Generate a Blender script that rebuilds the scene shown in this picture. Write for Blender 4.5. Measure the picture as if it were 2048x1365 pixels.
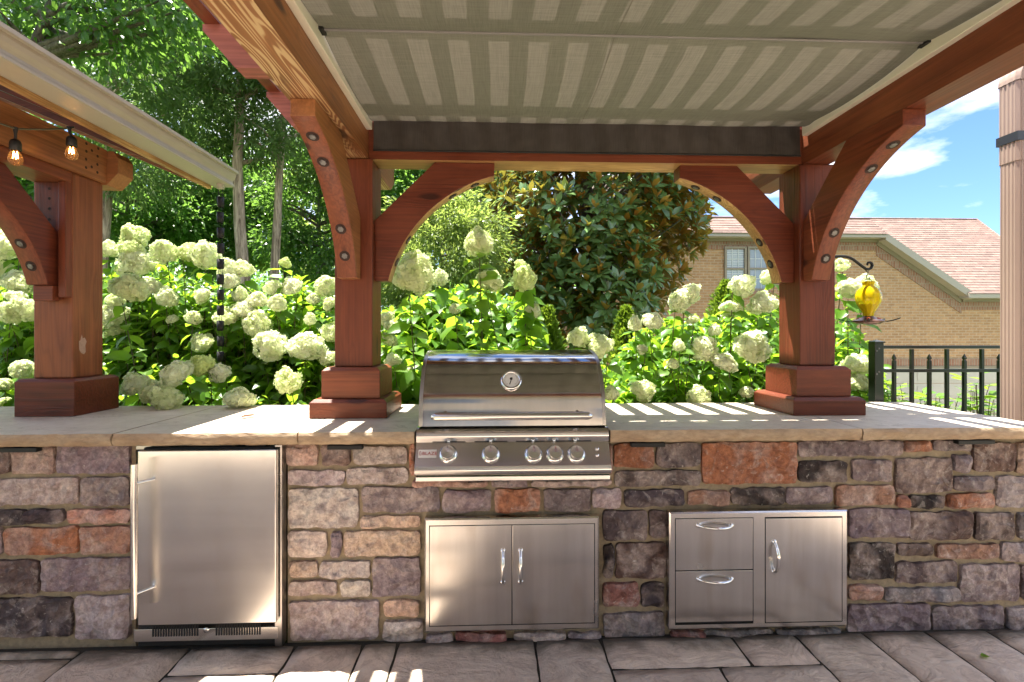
import bpy, bmesh, math, random
import numpy as np
from mathutils import Vector, Matrix, noise as mnoise

# ------------------------------------------------------------------ clear
for o in list(bpy.data.objects):
    bpy.data.objects.remove(o, do_unlink=True)
scene = bpy.context.scene
COL = scene.collection
R = math.radians

# ------------------------------------------------------------------ camera
F_PX, YAW, DIST, EYE = 965.0, 0.0352, 2.10, 1.325
cam_d = bpy.data.cameras.new('camera')
cam = bpy.data.objects.new('camera', cam_d)
COL.objects.link(cam)
cam_d.sensor_width = 36.0
cam_d.lens = 36.0 * F_PX / 2048.0
cam_d.shift_y = -14.5 / 2048.0
cam_d.clip_start, cam_d.clip_end = 0.05, 2000
cam.location = (0, -DIST, EYE)
cam.rotation_euler = (R(90), 0, -YAW)
scene.camera = cam

# ------------------------------------------------------------------ sky, sun, exposure
SUN_KX, SUN_KY = 0.2475, 0.15          # metres a shadow moves to +X / -Y per metre of height
sun_dir = Vector((-SUN_KX, SUN_KY, 1.0)).normalized()      # towards the sun
world = bpy.data.worlds.new('World')
scene.world = world
world.use_nodes = True
wn, wl = world.node_tree.nodes, world.node_tree.links
wn.clear()
w_out = wn.new('ShaderNodeOutputWorld')
w_bg = wn.new('ShaderNodeBackground')
w_sky = wn.new('ShaderNodeTexSky')
w_sky.sky_type = 'NISHITA'
w_sky.sun_disc = False
w_sky.sun_elevation = math.asin(sun_dir.z)
w_sky.sun_rotation = math.atan2(sun_dir.x, sun_dir.y) % (2 * math.pi)
w_sky.air_density, w_sky.dust_density, w_sky.ozone_density = 1.0, 0.15, 4.5
w_bg.inputs['Strength'].default_value = 0.10
w_tc = wn.new('ShaderNodeTexCoord')
w_map = wn.new('ShaderNodeMapping')
w_map.inputs['Scale'].default_value = (1.0, 1.0, 2.6)
w_map.inputs['Location'].default_value = (4.7, 2.2, 0.1)
w_noise = wn.new('ShaderNodeTexNoise')
w_noise.inputs['Scale'].default_value = 3.1
w_noise.inputs['Detail'].default_value = 9
w_noise.inputs['Roughness'].default_value = 0.55
w_ramp = wn.new('ShaderNodeValToRGB')
w_ramp.color_ramp.elements[0].position = 0.45
w_ramp.color_ramp.elements[1].position = 0.68
w_mix = wn.new('ShaderNodeMixRGB')
w_mix.inputs['Color2'].default_value = (5.2, 4.95, 4.55, 1)
wl.new(w_tc.outputs['Generated'], w_map.inputs['Vector'])
wl.new(w_map.outputs['Vector'], w_noise.inputs['Vector'])
wl.new(w_noise.outputs['Fac'], w_ramp.inputs['Fac'])
wl.new(w_ramp.outputs['Color'], w_mix.inputs['Fac'])
w_tint = wn.new('ShaderNodeMixRGB')
w_tint.blend_type = 'MULTIPLY'
w_tint.inputs['Fac'].default_value = 1.0
w_tint.inputs['Color2'].default_value = (0.32, 0.37, 0.455, 1)
wl.new(w_sky.outputs['Color'], w_tint.inputs['Color1'])
wl.new(w_tint.outputs['Color'], w_mix.inputs['Color1'])
wl.new(w_mix.outputs['Color'], w_bg.inputs['Color'])
wl.new(w_bg.outputs['Background'], w_out.inputs['Surface'])

sun_d = bpy.data.lights.new('sun', 'SUN')
sun_d.energy, sun_d.angle, sun_d.color = 3.4, R(0.5), (1.0, 0.94, 0.84)
sun = bpy.data.objects.new('sun', sun_d)
COL.objects.link(sun)
sun.rotation_euler = sun_dir.to_track_quat('Z', 'Y').to_euler()
sun.location = (0, 0, 20)

vs = scene.view_settings
vs.view_transform, vs.look, vs.gamma = 'Standard', 'None', 1.0
vs.use_curve_mapping = False
vs.exposure = 2.75
scene.render.engine = 'CYCLES'
scene.cycles.max_bounces = 7
scene.cycles.transparent_max_bounces = 8
scene.cycles.caustics_reflective = False
scene.cycles.caustics_refractive = False

# ------------------------------------------------------------------ helpers
random.seed(7)
rng = np.random.default_rng(11)


def at(px, py, y):
    """a point of the place on the plane Y = y, from the photograph's measured coordinates"""
    dx, dz = (px - 1024.0) / F_PX, (668.0 - py) / F_PX
    ca, sa = math.cos(YAW), math.sin(YAW)
    d = Vector((sa + dx * ca, ca - dx * sa, dz))
    t = (y + DIST) / d.y
    return Vector((0, -DIST, EYE)) + d * t


def tag(o, label=None, cat=None, group=None, kind=None):
    if label: o['label'] = label
    if cat: o['category'] = cat
    if group: o['group'] = group
    if kind: o['kind'] = kind
    return o


def thing(name, label, cat, loc=(0, 0, 0), group=None):
    o = bpy.data.objects.new(name, None)
    o.empty_display_size = 0.1
    o.location = loc
    COL.objects.link(o)
    return tag(o, label, cat, group)


class MB:
    def __init__(self):
        self.v, self.f, self.sm, self.mi = [], [], [], []

    def add(self, vs_, fs, smooth=False, mi=0):
        b = len(self.v)
        self.v.extend([tuple(p) for p in vs_])
        for q in fs:
            self.f.append([b + i for i in q]); self.sm.append(smooth); self.mi.append(mi)

    def box(self, x0, x1, y0, y1, z0, z1, mi=0):
        self.add([(x0, y0, z0), (x1, y0, z0), (x1, y1, z0), (x0, y1, z0),
                  (x0, y0, z1), (x1, y0, z1), (x1, y1, z1), (x0, y1, z1)],
                 [(3, 2, 1, 0), (4, 5, 6, 7), (0, 1, 5, 4), (1, 2, 6, 5), (2, 3, 7, 6), (3, 0, 4, 7)], mi=mi)
        return self

    def prism(self, poly, a0, a1, axis, smooth=False, mi=0):
        """poly of 2-D points extruded between a0 and a1 along axis x|y|z"""
        def P(p, a):
            if axis == 'x': return (a, p[0], p[1])
            if axis == 'y': return (p[0], a, p[1])
            return (p[0], p[1], a)
        n = len(poly)
        vs_ = [P(p, a0) for p in poly] + [P(p, a1) for p in poly]
        fs = [tuple(range(n)), tuple(range(2 * n - 1, n - 1, -1))]
        self.add(vs_, fs, False, mi)
        self.add(vs_, [(i, i + n, (i + 1) % n + n, (i + 1) % n) for i in range(n)], smooth, mi)
        return self

    def tube(self, pts, r, n=8, cap=True, mi=0):
        pts = [Vector(p) for p in pts]
        rs = r if isinstance(r, (list, tuple)) else [r] * len(pts)
        rings = []
        prev = None
        for i, p in enumerate(pts):
            d = (pts[min(i + 1, len(pts) - 1)] - pts[max(i - 1, 0)])
            d = d.normalized() if d.length > 1e-9 else Vector((0, 0, 1))
            u = prev if prev is not None else (Vector((0, 0, 1)) if abs(d.z) < .9 else Vector((1, 0, 0)))
            u = (u - d * u.dot(d))
            u = u.normalized() if u.length > 1e-6 else d.orthogonal().normalized()
            prev = u
            w = d.cross(u)
            rings.append([p + (u * math.cos(2 * math.pi * k / n) + w * math.sin(2 * math.pi * k / n)) * rs[i] for k in range(n)])
        vs_ = [q for ring in rings for q in ring]
        fs = [(i * n + k, i * n + (k + 1) % n, (i + 1) * n + (k + 1) % n, (i + 1) * n + k)
              for i in range(len(pts) - 1) for k in range(n)]
        self.add(vs_, fs, True, mi)
        if cap:
            self.add(rings[0], [tuple(range(n - 1, -1, -1))], False, mi)
            self.add(rings[-1], [tuple(range(n))], False, mi)
        return self

    def lathe(self, prof, n=24, M=None, mi=0, smooth=True):
        """prof: (radius, height) about local Z, placed by matrix M"""
        M = M or Matrix.Identity(4)
        vs_ = []
        for r, h in prof:
            for k in range(n):
                a = 2 * math.pi * k / n
                vs_.append(M @ Vector((r * math.cos(a), r * math.sin(a), h)))
        fs = [(i * n + k, i * n + (k + 1) % n, (i + 1) * n + (k + 1) % n, (i + 1) * n + k)
              for i in range(len(prof) - 1) for k in range(n)]
        self.add(vs_, fs, smooth, mi)
        return self

    def mesh(self, name, mats):
        me = bpy.data.meshes.new(name)
        me.from_pydata(self.v, [], self.f)
        for m in (mats if isinstance(mats, (list, tuple)) else [mats]):
            me.materials.append(m)
        me.polygons.foreach_set('use_smooth', self.sm)
        me.polygons.foreach_set('material_index', self.mi)
        me.update()
        bm = bmesh.new(); bm.from_mesh(me)
        bmesh.ops.recalc_face_normals(bm, faces=bm.faces)
        bm.to_mesh(me); bm.free()
        return me

    def build(self, name, mats, parent=None, bevel=0, seg=2):
        o = bpy.data.objects.new(name, self.mesh(name, mats))
        COL.objects.link(o)
        if parent: o.parent = parent; 
        if parent: o.matrix_parent_inverse = parent_inv(parent)
        if bevel:
            m = o.modifiers.new('bevel', 'BEVEL'); m.width = bevel; m.segments = seg
            m.limit_method = 'ANGLE'; m.angle_limit = R(40)
        return o


def parent_inv(p):
    M = Matrix.Identity(4)
    q = p
    chain = []
    while q is not None:
        chain.append(q); q = q.parent
    for q in reversed(chain):
        M = M @ q.matrix_parent_inverse @ Matrix.LocRotScale(q.location, q.rotation_euler, q.scale)
    return M.inverted()


def link_mesh(name, me, parent, M):
    o = bpy.data.objects.new(name, me)
    COL.objects.link(o)
    if parent:
        o.parent = parent
        o.matrix_parent_inverse = parent_inv(parent)
    loc, rot, sc = M.decompose()
    o.location, o.rotation_euler, o.scale = loc, rot.to_euler(), sc
    return o


def frame(origin, z, up=Vector((0, 0, 1))):
    z = Vector(z).normalized()
    x = Vector(up).cross(z)
    x = x.normalized() if x.length > 1e-5 else z.orthogonal().normalized()
    y = z.cross(x)
    return Matrix.Translation(origin) @ Matrix((x, y, z)).transposed().to_4x4()


def np_mesh(name, V, faces, mats, mi=None, smooth=False):
    """faces: int array (m,3|4)"""
    me = bpy.data.meshes.new(name)
    V = np.asarray(V, dtype=np.float32); faces = np.asarray(faces, dtype=np.int32)
    m, k = faces.shape
    me.vertices.add(len(V)); me.vertices.foreach_set('co', V.ravel())
    me.loops.add(m * k); me.loops.foreach_set('vertex_index', faces.ravel())
    me.polygons.add(m)
    me.polygons.foreach_set('loop_start', np.arange(0, m * k, k, dtype=np.int32))
    me.polygons.foreach_set('loop_total', np.full(m, k, dtype=np.int32))
    for t in (mats if isinstance(mats, (list, tuple)) else [mats]):
        me.materials.append(t)
    if mi is not None:
        me.polygons.foreach_set('material_index', np.asarray(mi, dtype=np.int32))
    me.polygons.foreach_set('use_smooth', np.full(m, bool(smooth)))
    me.update(calc_edges=True)
    me.validate()
    return me


def add_np(name, V, faces, mats, parent, **kw):
    o = bpy.data.objects.new(name, np_mesh(name, V, faces, mats, **kw))
    COL.objects.link(o)
    if parent:
        o.parent = parent; o.matrix_parent_inverse = parent_inv(parent)
    return o


# ------------------------------------------------------------------ materials
def new_mat(name):
    m = bpy.data.materials.new(name)
    m.use_nodes = True
    nt = m.node_tree
    bsdf = nt.nodes['Principled BSDF']
    return m, nt, bsdf


def N(nt, t, **kw):
    n = nt.nodes.new(t)
    for k, v in kw.items():
        if k in n.inputs: n.inputs[k].default_value = v
        else: setattr(n, k, v)
    return n


def ramp(nt, fac, stops):
    r = nt.nodes.new('ShaderNodeValToRGB')
    e = r.color_ramp.elements
    while len(e) < len(stops): e.new(0.5)
    for i, (p, c) in enumerate(stops):
        e[i].position = p
        e[i].color = (c, c, c, 1) if isinstance(c, (int, float)) else (*c, 1)
    nt.links.new(fac, r.inputs['Fac'])
    return r.outputs['Color']


def mix(nt, fac, a, b, mode='MIX'):
    m = nt.nodes.new('ShaderNodeMixRGB'); m.blend_type = mode
    for s, v in (('Fac', fac), ('Color1', a), ('Color2', b)):
        if isinstance(v, (int, float)): m.inputs[s].default_value = v if s == 'Fac' else (v, v, v, 1)
        elif isinstance(v, tuple): m.inputs[s].default_value = (*v, 1) if len(v) == 3 else v
        else: nt.links.new(v, m.inputs[s])
    return m.outputs['Color']


def math_n(nt, op, a, b=0.0):
    m = nt.nodes.new('ShaderNodeMath'); m.operation = op
    for i, v in enumerate((a, b)):
        if isinstance(v, (int, float)): m.inputs[i].default_value = v
        else: nt.links.new(v, m.inputs[i])
    return m.outputs[0]


def coords(nt, scale=(1, 1, 1), loc=(0, 0, 0), rot=(0, 0, 0)):
    tc = nt.nodes.new('ShaderNodeTexCoord')
    mp = nt.nodes.new('ShaderNodeMapping')
    mp.inputs['Scale'].default_value = scale
    mp.inputs['Location'].default_value = loc
    mp.inputs['Rotation'].default_value = rot
    nt.links.new(tc.outputs['Object'], mp.inputs['Vector'])
    return mp.outputs['Vector']


def noise_n(nt, vec, scale, detail=4, rough=.5, dist=0.0):
    n = nt.nodes.new('ShaderNodeTexNoise')
    n.inputs['Scale'].default_value = scale
    n.inputs['Detail'].default_value = detail
    n.inputs['Roughness'].default_value = rough
    n.inputs['Distortion'].default_value = dist
    nt.links.new(vec, n.inputs['Vector'])
    return n.outputs['Fac']


def bump(nt, h, strength, dist, bsdf, prev=None):
    b = nt.nodes.new('ShaderNodeBump')
    b.inputs['Strength'].default_value = strength
    b.inputs['Distance'].default_value = dist
    nt.links.new(h, b.inputs['Height'])
    if prev is not None: nt.links.new(prev, b.inputs['Normal'])
    if bsdf is not None: nt.links.new(b.outputs['Normal'], bsdf.inputs['Normal'])
    return b.outputs['Normal']


def wood(name, axis, base=(.215, .058, .026), dark=(.085, .02, .010), pale=None, pale_amt=.0, seed=0.0, rough=.42):
    m, nt, b = new_mat(name)
    ai = 'xyz'.index(axis)
    def sc(al, cr):
        s = [cr] * 3; s[ai] = al; return tuple(s)
    off = (seed * 1.7, seed * 2.3, seed * .9)
    vb = coords(nt, sc(.30, 4.6), off)
    big = noise_n(nt, vb, 1.5, 3, .5, .4)
    # knots
    vk = coords(nt, sc(1.15, 3.6), tuple(k + 3.1 for k in off))
    vo = nt.nodes.new('ShaderNodeTexVoronoi'); vo.inputs['Scale'].default_value = 1.6
    vo.inputs['Randomness'].default_value = 1.0
    nt.links.new(vk, vo.inputs['Vector'])
    dist = vo.outputs['Distance']
    knot = ramp(nt, dist, [(0.07, 1.0), (.13, 0.0)])
    # growth rings, pushed aside by the knots
    ringsrc = math_n(nt, 'ADD', math_n(nt, 'MULTIPLY', big, 26.0), math_n(nt, 'MULTIPLY', ramp(nt, dist, [(0.0, 1.0), (.40, 0.0)]), 6.0))
    rings = math_n(nt, 'SINE', math_n(nt, 'MULTIPLY', ringsrc, 5.2 if pale else 2.8))
    rings = math_n(nt, 'ADD', math_n(nt, 'MULTIPLY', rings, .5), .5)
    vf = coords(nt, sc(1.6, 95), off)
    fine = noise_n(nt, vf, 1.0, 3, .6)
    v3 = coords(nt, sc(1.2, 3.0), off)
    blotch = noise_n(nt, v3, 2.0, 4, .55)
    c = mix(nt, ramp(nt, rings, [(0.0, .0), (.75, .22), (1.0, .62)]), base, dark)
    c = mix(nt, ramp(nt, fine, [(.32, .0), (.68, .85)]), c, tuple(k * .42 for k in base))
    c = mix(nt, ramp(nt, blotch, [(.35, .0), (.75, .5)]), c, (base[0] * 1.45, base[1] * 1.75, base[2] * 1.7))
    if pale is not None:
        pm = math_n(nt, 'MULTIPLY', ramp(nt, rings, [(.18, 1.0), (.62, .0)]), ramp(nt, blotch, [(.5 - pale_amt * .5, 0.0), (.62 - pale_amt * .4, 1.0)]))
        c = mix(nt, pm, c, pale)
    c = mix(nt, math_n(nt, 'MULTIPLY', knot, .85), c, (.03, .008, .005))
    nt.links.new(c, b.inputs['Base Color'])
    b.inputs['Specular IOR Level'].default_value = .32
    nt.links.new(ramp(nt, blotch, [(.3, rough - .06), (.8, rough + .16)]), b.inputs['Roughness'])
    h = math_n(nt, 'ADD', math_n(nt, 'MULTIPLY', fine, .7), math_n(nt, 'MULTIPLY', rings, .35))
    bump(nt, h, .35, .0025, b)
    return m


W = {}
for ax in 'xyz':
    for k in range(3):
        W[ax, k] = wood('stained_timber_%s%d' % (ax, k), ax, seed=k * 5.3 + ord(ax) * .37,
                        base=[(.175, .041, .018), (.15, .033, .015), (.205, .054, .023)][k])
W_TAN = {ax: wood('tan_stained_timber_' + ax, ax, base=(.33, .125, .05), dark=(.17, .055, .022), seed=ord(ax) * .21) for ax in 'xyz'}
W_PALE = {ax: wood('weathered_timber_' + ax, ax, base=(.30, .115, .045), dark=(.13, .04, .018), pale=(.52, .36, .19), pale_amt=.42, seed=ord(ax) * .31 + 2) for ax in 'xyz'}
W_PALE2 = {ax: wood('honey_timber_' + ax, ax, base=(.42, .215, .085), dark=(.2, .085, .035), pale=(.52, .33, .15), pale_amt=.05, seed=ord(ax) * .11 + 4) for ax in 'xyz'}
W_PINK = wood('faded_pink_timber', 'x', base=(.36, .125, .10), dark=(.2, .06, .05), seed=9.1, rough=.6)
W_DARK = wood('dark_red_soffit_timber', 'y', base=(.12, .025, .014), dark=(.06, .012, .008), seed=3.3)


def steel(name, base=(.72, .70, .67), rough=.26, aniso=.75, axis='x', stain_refl=.0, dent=.12):
    m, nt, b = new_mat(name)
    s = {'x': (1.2, 90, 90), 'z': (90, 90, 1.2)}[axis]
    f = noise_n(nt, coords(nt, s), 1.0, 3, .5)
    g = noise_n(nt, coords(nt, (2.2, 2.2, 1.1)), 1.6, 4, .6)
    b.inputs['Metallic'].default_value = 1.0
    c = mix(nt, ramp(nt, g, [(.3, 0.0), (.75, .4)]), base, tuple(k * .84 for k in base))
    c = mix(nt, ramp(nt, f, [(.3, 0.0), (.8, .12)]), c, tuple(k * .8 for k in base))
    if axis == 'z':
        refl_streak = noise_n(nt, coords(nt, (11, 11, .45)), 1.0, 4, .6)  # upright streaks: reflections painted into the steel colour
        c = mix(nt, ramp(nt, refl_streak, [(.38, 0.0), (.7, .55)]), c, tuple(k * .66 for k in base))
    else:
        refl_streak = noise_n(nt, coords(nt, (.6, .6, 9)), 1.0, 3, .5, .4)  # wavy level bands: reflections painted into the steel colour
        c = mix(nt, ramp(nt, refl_streak, [(.40, 0.0), (.7, .4)]), c, tuple(k * .74 for k in base))
    if stain_refl:
        sp = noise_n(nt, coords(nt, (9, 9, 2.5)), 1.0, 3, .5)
        c = mix(nt, ramp(nt, sp, [(.58, 0.0), (.85, stain_refl)]), c, (.40, .31, .21))  # warm brown patches: stains together with painted-in reflections
    nt.links.new(c, b.inputs['Base Color'])
    nt.links.new(ramp(nt, g, [(.25, rough - .04), (.75, rough + .06)]), b.inputs['Roughness'])
    b.inputs['Anisotropic'].default_value = aniso
    bump(nt, noise_n(nt, coords(nt, (1.1, 1.1, 2.4)), 1.0, 1, .3), dent, .05, b)
    return m


STEEL = steel('brushed_steel', stain_refl=.2, rough=.22, dent=.2)
STEEL_V = steel('brushed_steel_vertical', axis='z', stain_refl=.5, rough=.22, dent=.2)
STEEL_D = steel('brushed_steel_dark', base=(.42, .405, .385), rough=.28)
STEEL_LID = steel('brushed_steel_lid', base=(.47, .46, .45), rough=.10, aniso=.3, axis='z', dent=.015)


def simple(name, color, rough=.5, metal=0.0, spec=.5, var=.0, bumpy=.0, scale=40, **kw):
    m, nt, b = new_mat(name)
    b.inputs['Roughness'].default_value = rough
    b.inputs['Metallic'].default_value = metal
    b.inputs['Specular IOR Level'].default_value = spec
    if var or bumpy:
        f = noise_n(nt, coords(nt), scale, 5, .6)
        c = mix(nt, ramp(nt, f, [(.3, 0.0), (.75, 1.0)]), color, tuple(k * (1 - var) for k in color))
        nt.links.new(c, b.inputs['Base Color'])
        if bumpy: bump(nt, f, bumpy, .003, b)
    else:
        b.inputs['Base Color'].default_value = (*color, 1)
    for k, v in kw.items():
        b.inputs[k].default_value = v
    return m


CHROME = simple('polished_chrome', (.78, .78, .78), .07, 1.0)
BLACK = simple('black_metal', (.012, .012, .012), .55, 0.0, spec=.3)
BLACK_GAP = simple('dark_void', (.01, .01, .01), .8)
IRON = simple('black_aluminium', (.008, .010, .009), .28, 0.0)
BOLT = simple('bolt_head_steel', (.20, .19, .185), .5, .8, var=.4)
HOLE_SHADE = simple('counterbore_shadowed_wood', (.03, .012, .008), .8)  # dark disc colour paints the shade of recesses that are not cut
TAN_PAINT = simple('tan_painted_aluminium', (.37, .335, .265), .42, var=.08, scale=6)
SPOUT = simple('taupe_painted_aluminium', (.31, .225, .185), .45, var=.1, scale=5)
RAIL_PAINT = simple('cream_painted_track', (.70, .66, .56), .35, var=.06, scale=8)
MORTAR = simple('mortar', (.36, .295, .20), .95, var=.45, bumpy=.6, scale=38)
RED_INK = simple('red_lettering', (.28, .02, .015), .5)
WHITE_DIAL = simple('white_dial', (.62, .62, .6), .35)
DARK_PLASTIC = simple('dark_rubber_socket', (.016, .015, .016), .55)
CORD = simple('cord_rubber', (.09, .085, .055), .6)
MULCH = simple('mulch', (.06, .04, .025), .95, var=.5, bumpy=.8, scale=30)


def stone_mat():
    m, nt, b = new_mat('quarried_stone')
    oi = nt.nodes.new('ShaderNodeObjectInfo')
    tc = nt.nodes.new('ShaderNodeTexCoord')
    ad = nt.nodes.new('ShaderNodeVectorMath'); ad.operation = 'ADD'
    sv = nt.nodes.new('ShaderNodeVectorMath'); sv.operation = 'SCALE'
    cx = nt.nodes.new('ShaderNodeCombineXYZ')
    for s in ('X', 'Y', 'Z'): nt.links.new(oi.outputs['Random'], cx.inputs[s])
    nt.links.new(cx.outputs[0], sv.inputs[0]); sv.inputs['Scale'].default_value = 37.0
    nt.links.new(tc.outputs['Object'], ad.inputs[0]); nt.links.new(sv.outputs[0], ad.inputs[1])
    v = ad.outputs[0]
    big = noise_n(nt, v, 7, 3, .5, .6)
    mid = noise_n(nt, v, 26, 6, .6, .3)
    fin = noise_n(nt, v, 75, 6, .75)
    vein = noise_n(nt, v, 12, 5, .6, 1.6)
    c = oi.outputs['Color']
    c = mix(nt, ramp(nt, big, [(.44, 0.0), (.60, .9)]), c, mix(nt, .5, c, (.62, .51, .46)))
    c = mix(nt, ramp(nt, mid, [(.40, .0), (.62, .72)]), c, mix(nt, 1.0, c, (.50, .44, .46), 'MULTIPLY'))
    c = mix(nt, ramp(nt, vein, [(.56, 0.0), (.63, .5), (.70, .05)]), c, mix(nt, .5, c, (.72, .66, .60)))
    c = mix(nt, ramp(nt, fin, [(.40, 0.0), (.62, .8)]), c, mix(nt, 1.0, c, 0.55, 'MULTIPLY'))
    # pale lime bloom in specks
    sp = noise_n(nt, v, 55, 3, .65)
    c = mix(nt, ramp(nt, sp, [(.64, 0.0), (.74, .55)]), c, (.60, .56, .52))
    nt.links.new(c, b.inputs['Base Color'])
    b.inputs['Roughness'].default_value = .72
    b.inputs['Specular IOR Level'].default_value = .35
    vo = nt.nodes.new('ShaderNodeTexVoronoi'); vo.inputs['Scale'].default_value = 19.0
    wob = nt.nodes.new('ShaderNodeVectorMath'); wob.operation = 'MULTIPLY_ADD'
    nz = nt.nodes.new('ShaderNodeTexNoise'); nz.inputs['Scale'].default_value = 9.0
    nt.links.new(v, nz.inputs['Vector']); nt.links.new(nz.outputs['Color'], wob.inputs[0]); wob.inputs[1].default_value = (.09, .09, .09); nt.links.new(v, wob.inputs[2])
    nt.links.new(wob.outputs[0], vo.inputs['Vector'])
    h = math_n(nt, 'ADD', math_n(nt, 'MULTIPLY', mid, .8), math_n(nt, 'MULTIPLY', fin, .35))
    n0 = bump(nt, vo.outputs['Distance'], .75, .035, None)
    bump(nt, h, .9, .014, b, n0)
    return m


STONE = stone_mat()


def slab_mat():
    m, nt, b = new_mat('sandstone_slab')
    v = coords(nt)
    big = noise_n(nt, v, 3.0, 4, .55, .5)
    mid = noise_n(nt, v, 18, 6, .6)
    fin = noise_n(nt, v, 120, 4, .6)
    crk = noise_n(nt, coords(nt, (2.2, 7, 7)), 1.3, 5, .6, 1.2)
    c = mix(nt, ramp(nt, big, [(.35, 0.0), (.7, 1.0)]), (.62, .545, .44), (.54, .48, .395))
    c = mix(nt, ramp(nt, mid, [(.42, 0.0), (.72, .5)]), c, (.44, .35, .25))
    c = mix(nt, ramp(nt, crk, [(.487, 0.0), (.5, .5), (.513, 0.0)]), c, (.2, .15, .1))
    nt.links.new(c, b.inputs['Base Color'])
    nt.links.new(ramp(nt, big, [(.3, .42), (.7, .62)]), b.inputs['Roughness'])
    h = math_n(nt, 'ADD', math_n(nt, 'ADD', mid, math_n(nt, 'MULTIPLY', fin, .25)), math_n(nt, 'MULTIPLY', crk, .5))
    bump(nt, h, .35, .008, b)
    return m


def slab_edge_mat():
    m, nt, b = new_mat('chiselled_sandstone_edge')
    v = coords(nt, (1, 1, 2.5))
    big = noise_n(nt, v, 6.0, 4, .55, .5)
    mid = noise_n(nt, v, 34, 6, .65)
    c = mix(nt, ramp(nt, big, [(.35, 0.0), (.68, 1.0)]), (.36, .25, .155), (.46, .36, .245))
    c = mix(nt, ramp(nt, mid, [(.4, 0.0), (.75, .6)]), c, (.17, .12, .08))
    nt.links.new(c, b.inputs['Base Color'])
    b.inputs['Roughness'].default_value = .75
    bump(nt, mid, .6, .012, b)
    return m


SLAB, SLAB_EDGE = slab_mat(), slab_edge_mat()


def paver_mat():
    m, nt, b = new_mat('flagstone_paver')
    oi = nt.nodes.new('ShaderNodeObjectInfo')
    v = coords(nt)
    big = noise_n(nt, v, 2.6, 5, .55, .8)
    mid = noise_n(nt, v, 15, 6, .6, .4)
    fin = noise_n(nt, v, 110, 4, .65)
    c = mix(nt, ramp(nt, big, [(.35, 0.0), (.7, 1.0)]), (.72, .575, .45), (.62, .48, .385))
    c = mix(nt, math_n(nt, 'MULTIPLY', oi.outputs['Random'], .6), c, (.70, .59, .47))
    c = mix(nt, ramp(nt, mid, [(.42, 0.0), (.68, .6)]), c, (.48, .37, .295))
    clf = noise_n(nt, coords(nt, (3.2, 5.0, 1), (0, 0, 0), (0, 0, .6)), 1.2, 6, .62, 1.8)
    c = mix(nt, ramp(nt, clf, [(.45, 0.0), (.49, .45), (.52, .0)]), c, (.38, .28, .22))
    c = mix(nt, ramp(nt, clf, [(.55, 0.0), (.70, .6)]), c, (.66, .57, .48))
    # moss and grime that gathers at the foot of the masonry
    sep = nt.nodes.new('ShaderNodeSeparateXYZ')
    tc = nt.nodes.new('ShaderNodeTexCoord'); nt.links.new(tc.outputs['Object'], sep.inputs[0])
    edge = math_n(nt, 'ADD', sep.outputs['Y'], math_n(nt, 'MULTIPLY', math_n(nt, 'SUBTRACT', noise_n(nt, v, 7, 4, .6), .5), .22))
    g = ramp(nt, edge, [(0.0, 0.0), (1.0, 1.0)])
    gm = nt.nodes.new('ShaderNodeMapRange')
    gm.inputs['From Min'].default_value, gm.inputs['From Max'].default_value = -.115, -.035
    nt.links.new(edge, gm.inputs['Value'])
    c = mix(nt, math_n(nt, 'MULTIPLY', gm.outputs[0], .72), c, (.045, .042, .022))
    nt.links.new(c, b.inputs['Base Color'])
    b.inputs['Roughness'].default_value = .68
    cleft = noise_n(nt, coords(nt, (3.2, 5.0, 1), (0, 0, 0), (0, 0, .6)), 1.2, 6, .62, 1.8)
    h = math_n(nt, 'ADD', math_n(nt, 'ADD', math_n(nt, 'MULTIPLY', cleft, 2.2), mid), math_n(nt, 'MULTIPLY', fin, .3))
    bump(nt, h, .8, .014, b)
    return m


PAVER = paver_mat()
JOINT = simple('dark_paving_joint', (.035, .03, .02), .95, var=.5, bumpy=.6, scale=40)


def leaf_mat(name, top, under=None, trans=(.25, .4, .05), tw=.35, rough=.4, hue_var=.5, alt=None, spec=.4):
    m = bpy.data.materials.new(name); m.use_nodes = True
    nt = m.node_tree; b = nt.nodes['Principled BSDF']; out = nt.nodes['Material Output']
    g = nt.nodes.new('ShaderNodeNewGeometry')
    oi = nt.nodes.new('ShaderNodeObjectInfo')
    r = math_n(nt, 'FRACT', math_n(nt, 'ADD', g.outputs['Random Per Island'], oi.outputs['Random']))
    alt = alt or tuple(k * .55 for k in top)
    c = mix(nt, ramp(nt, r, [(.0, 0.0), (1.0, hue_var)]), top, alt)
    if under:
        c = mix(nt, g.outputs['Backfacing'], c, under)
    nt.links.new(c, b.inputs['Base Color'])
    b.inputs['Roughness'].default_value = rough
    b.inputs['Specular IOR Level'].default_value = spec
    t = nt.nodes.new('ShaderNodeBsdfTranslucent')
    t.inputs['Color'].default_value = (*trans, 1)
    ms = nt.nodes.new('ShaderNodeMixShader'); ms.inputs[0].default_value = tw
    nt.links.new(b.outputs[0], ms.inputs[1]); nt.links.new(t.outputs[0], ms.inputs[2])
    nt.links.new(ms.outputs[0], out.inputs['Surface'])
    return m


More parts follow.
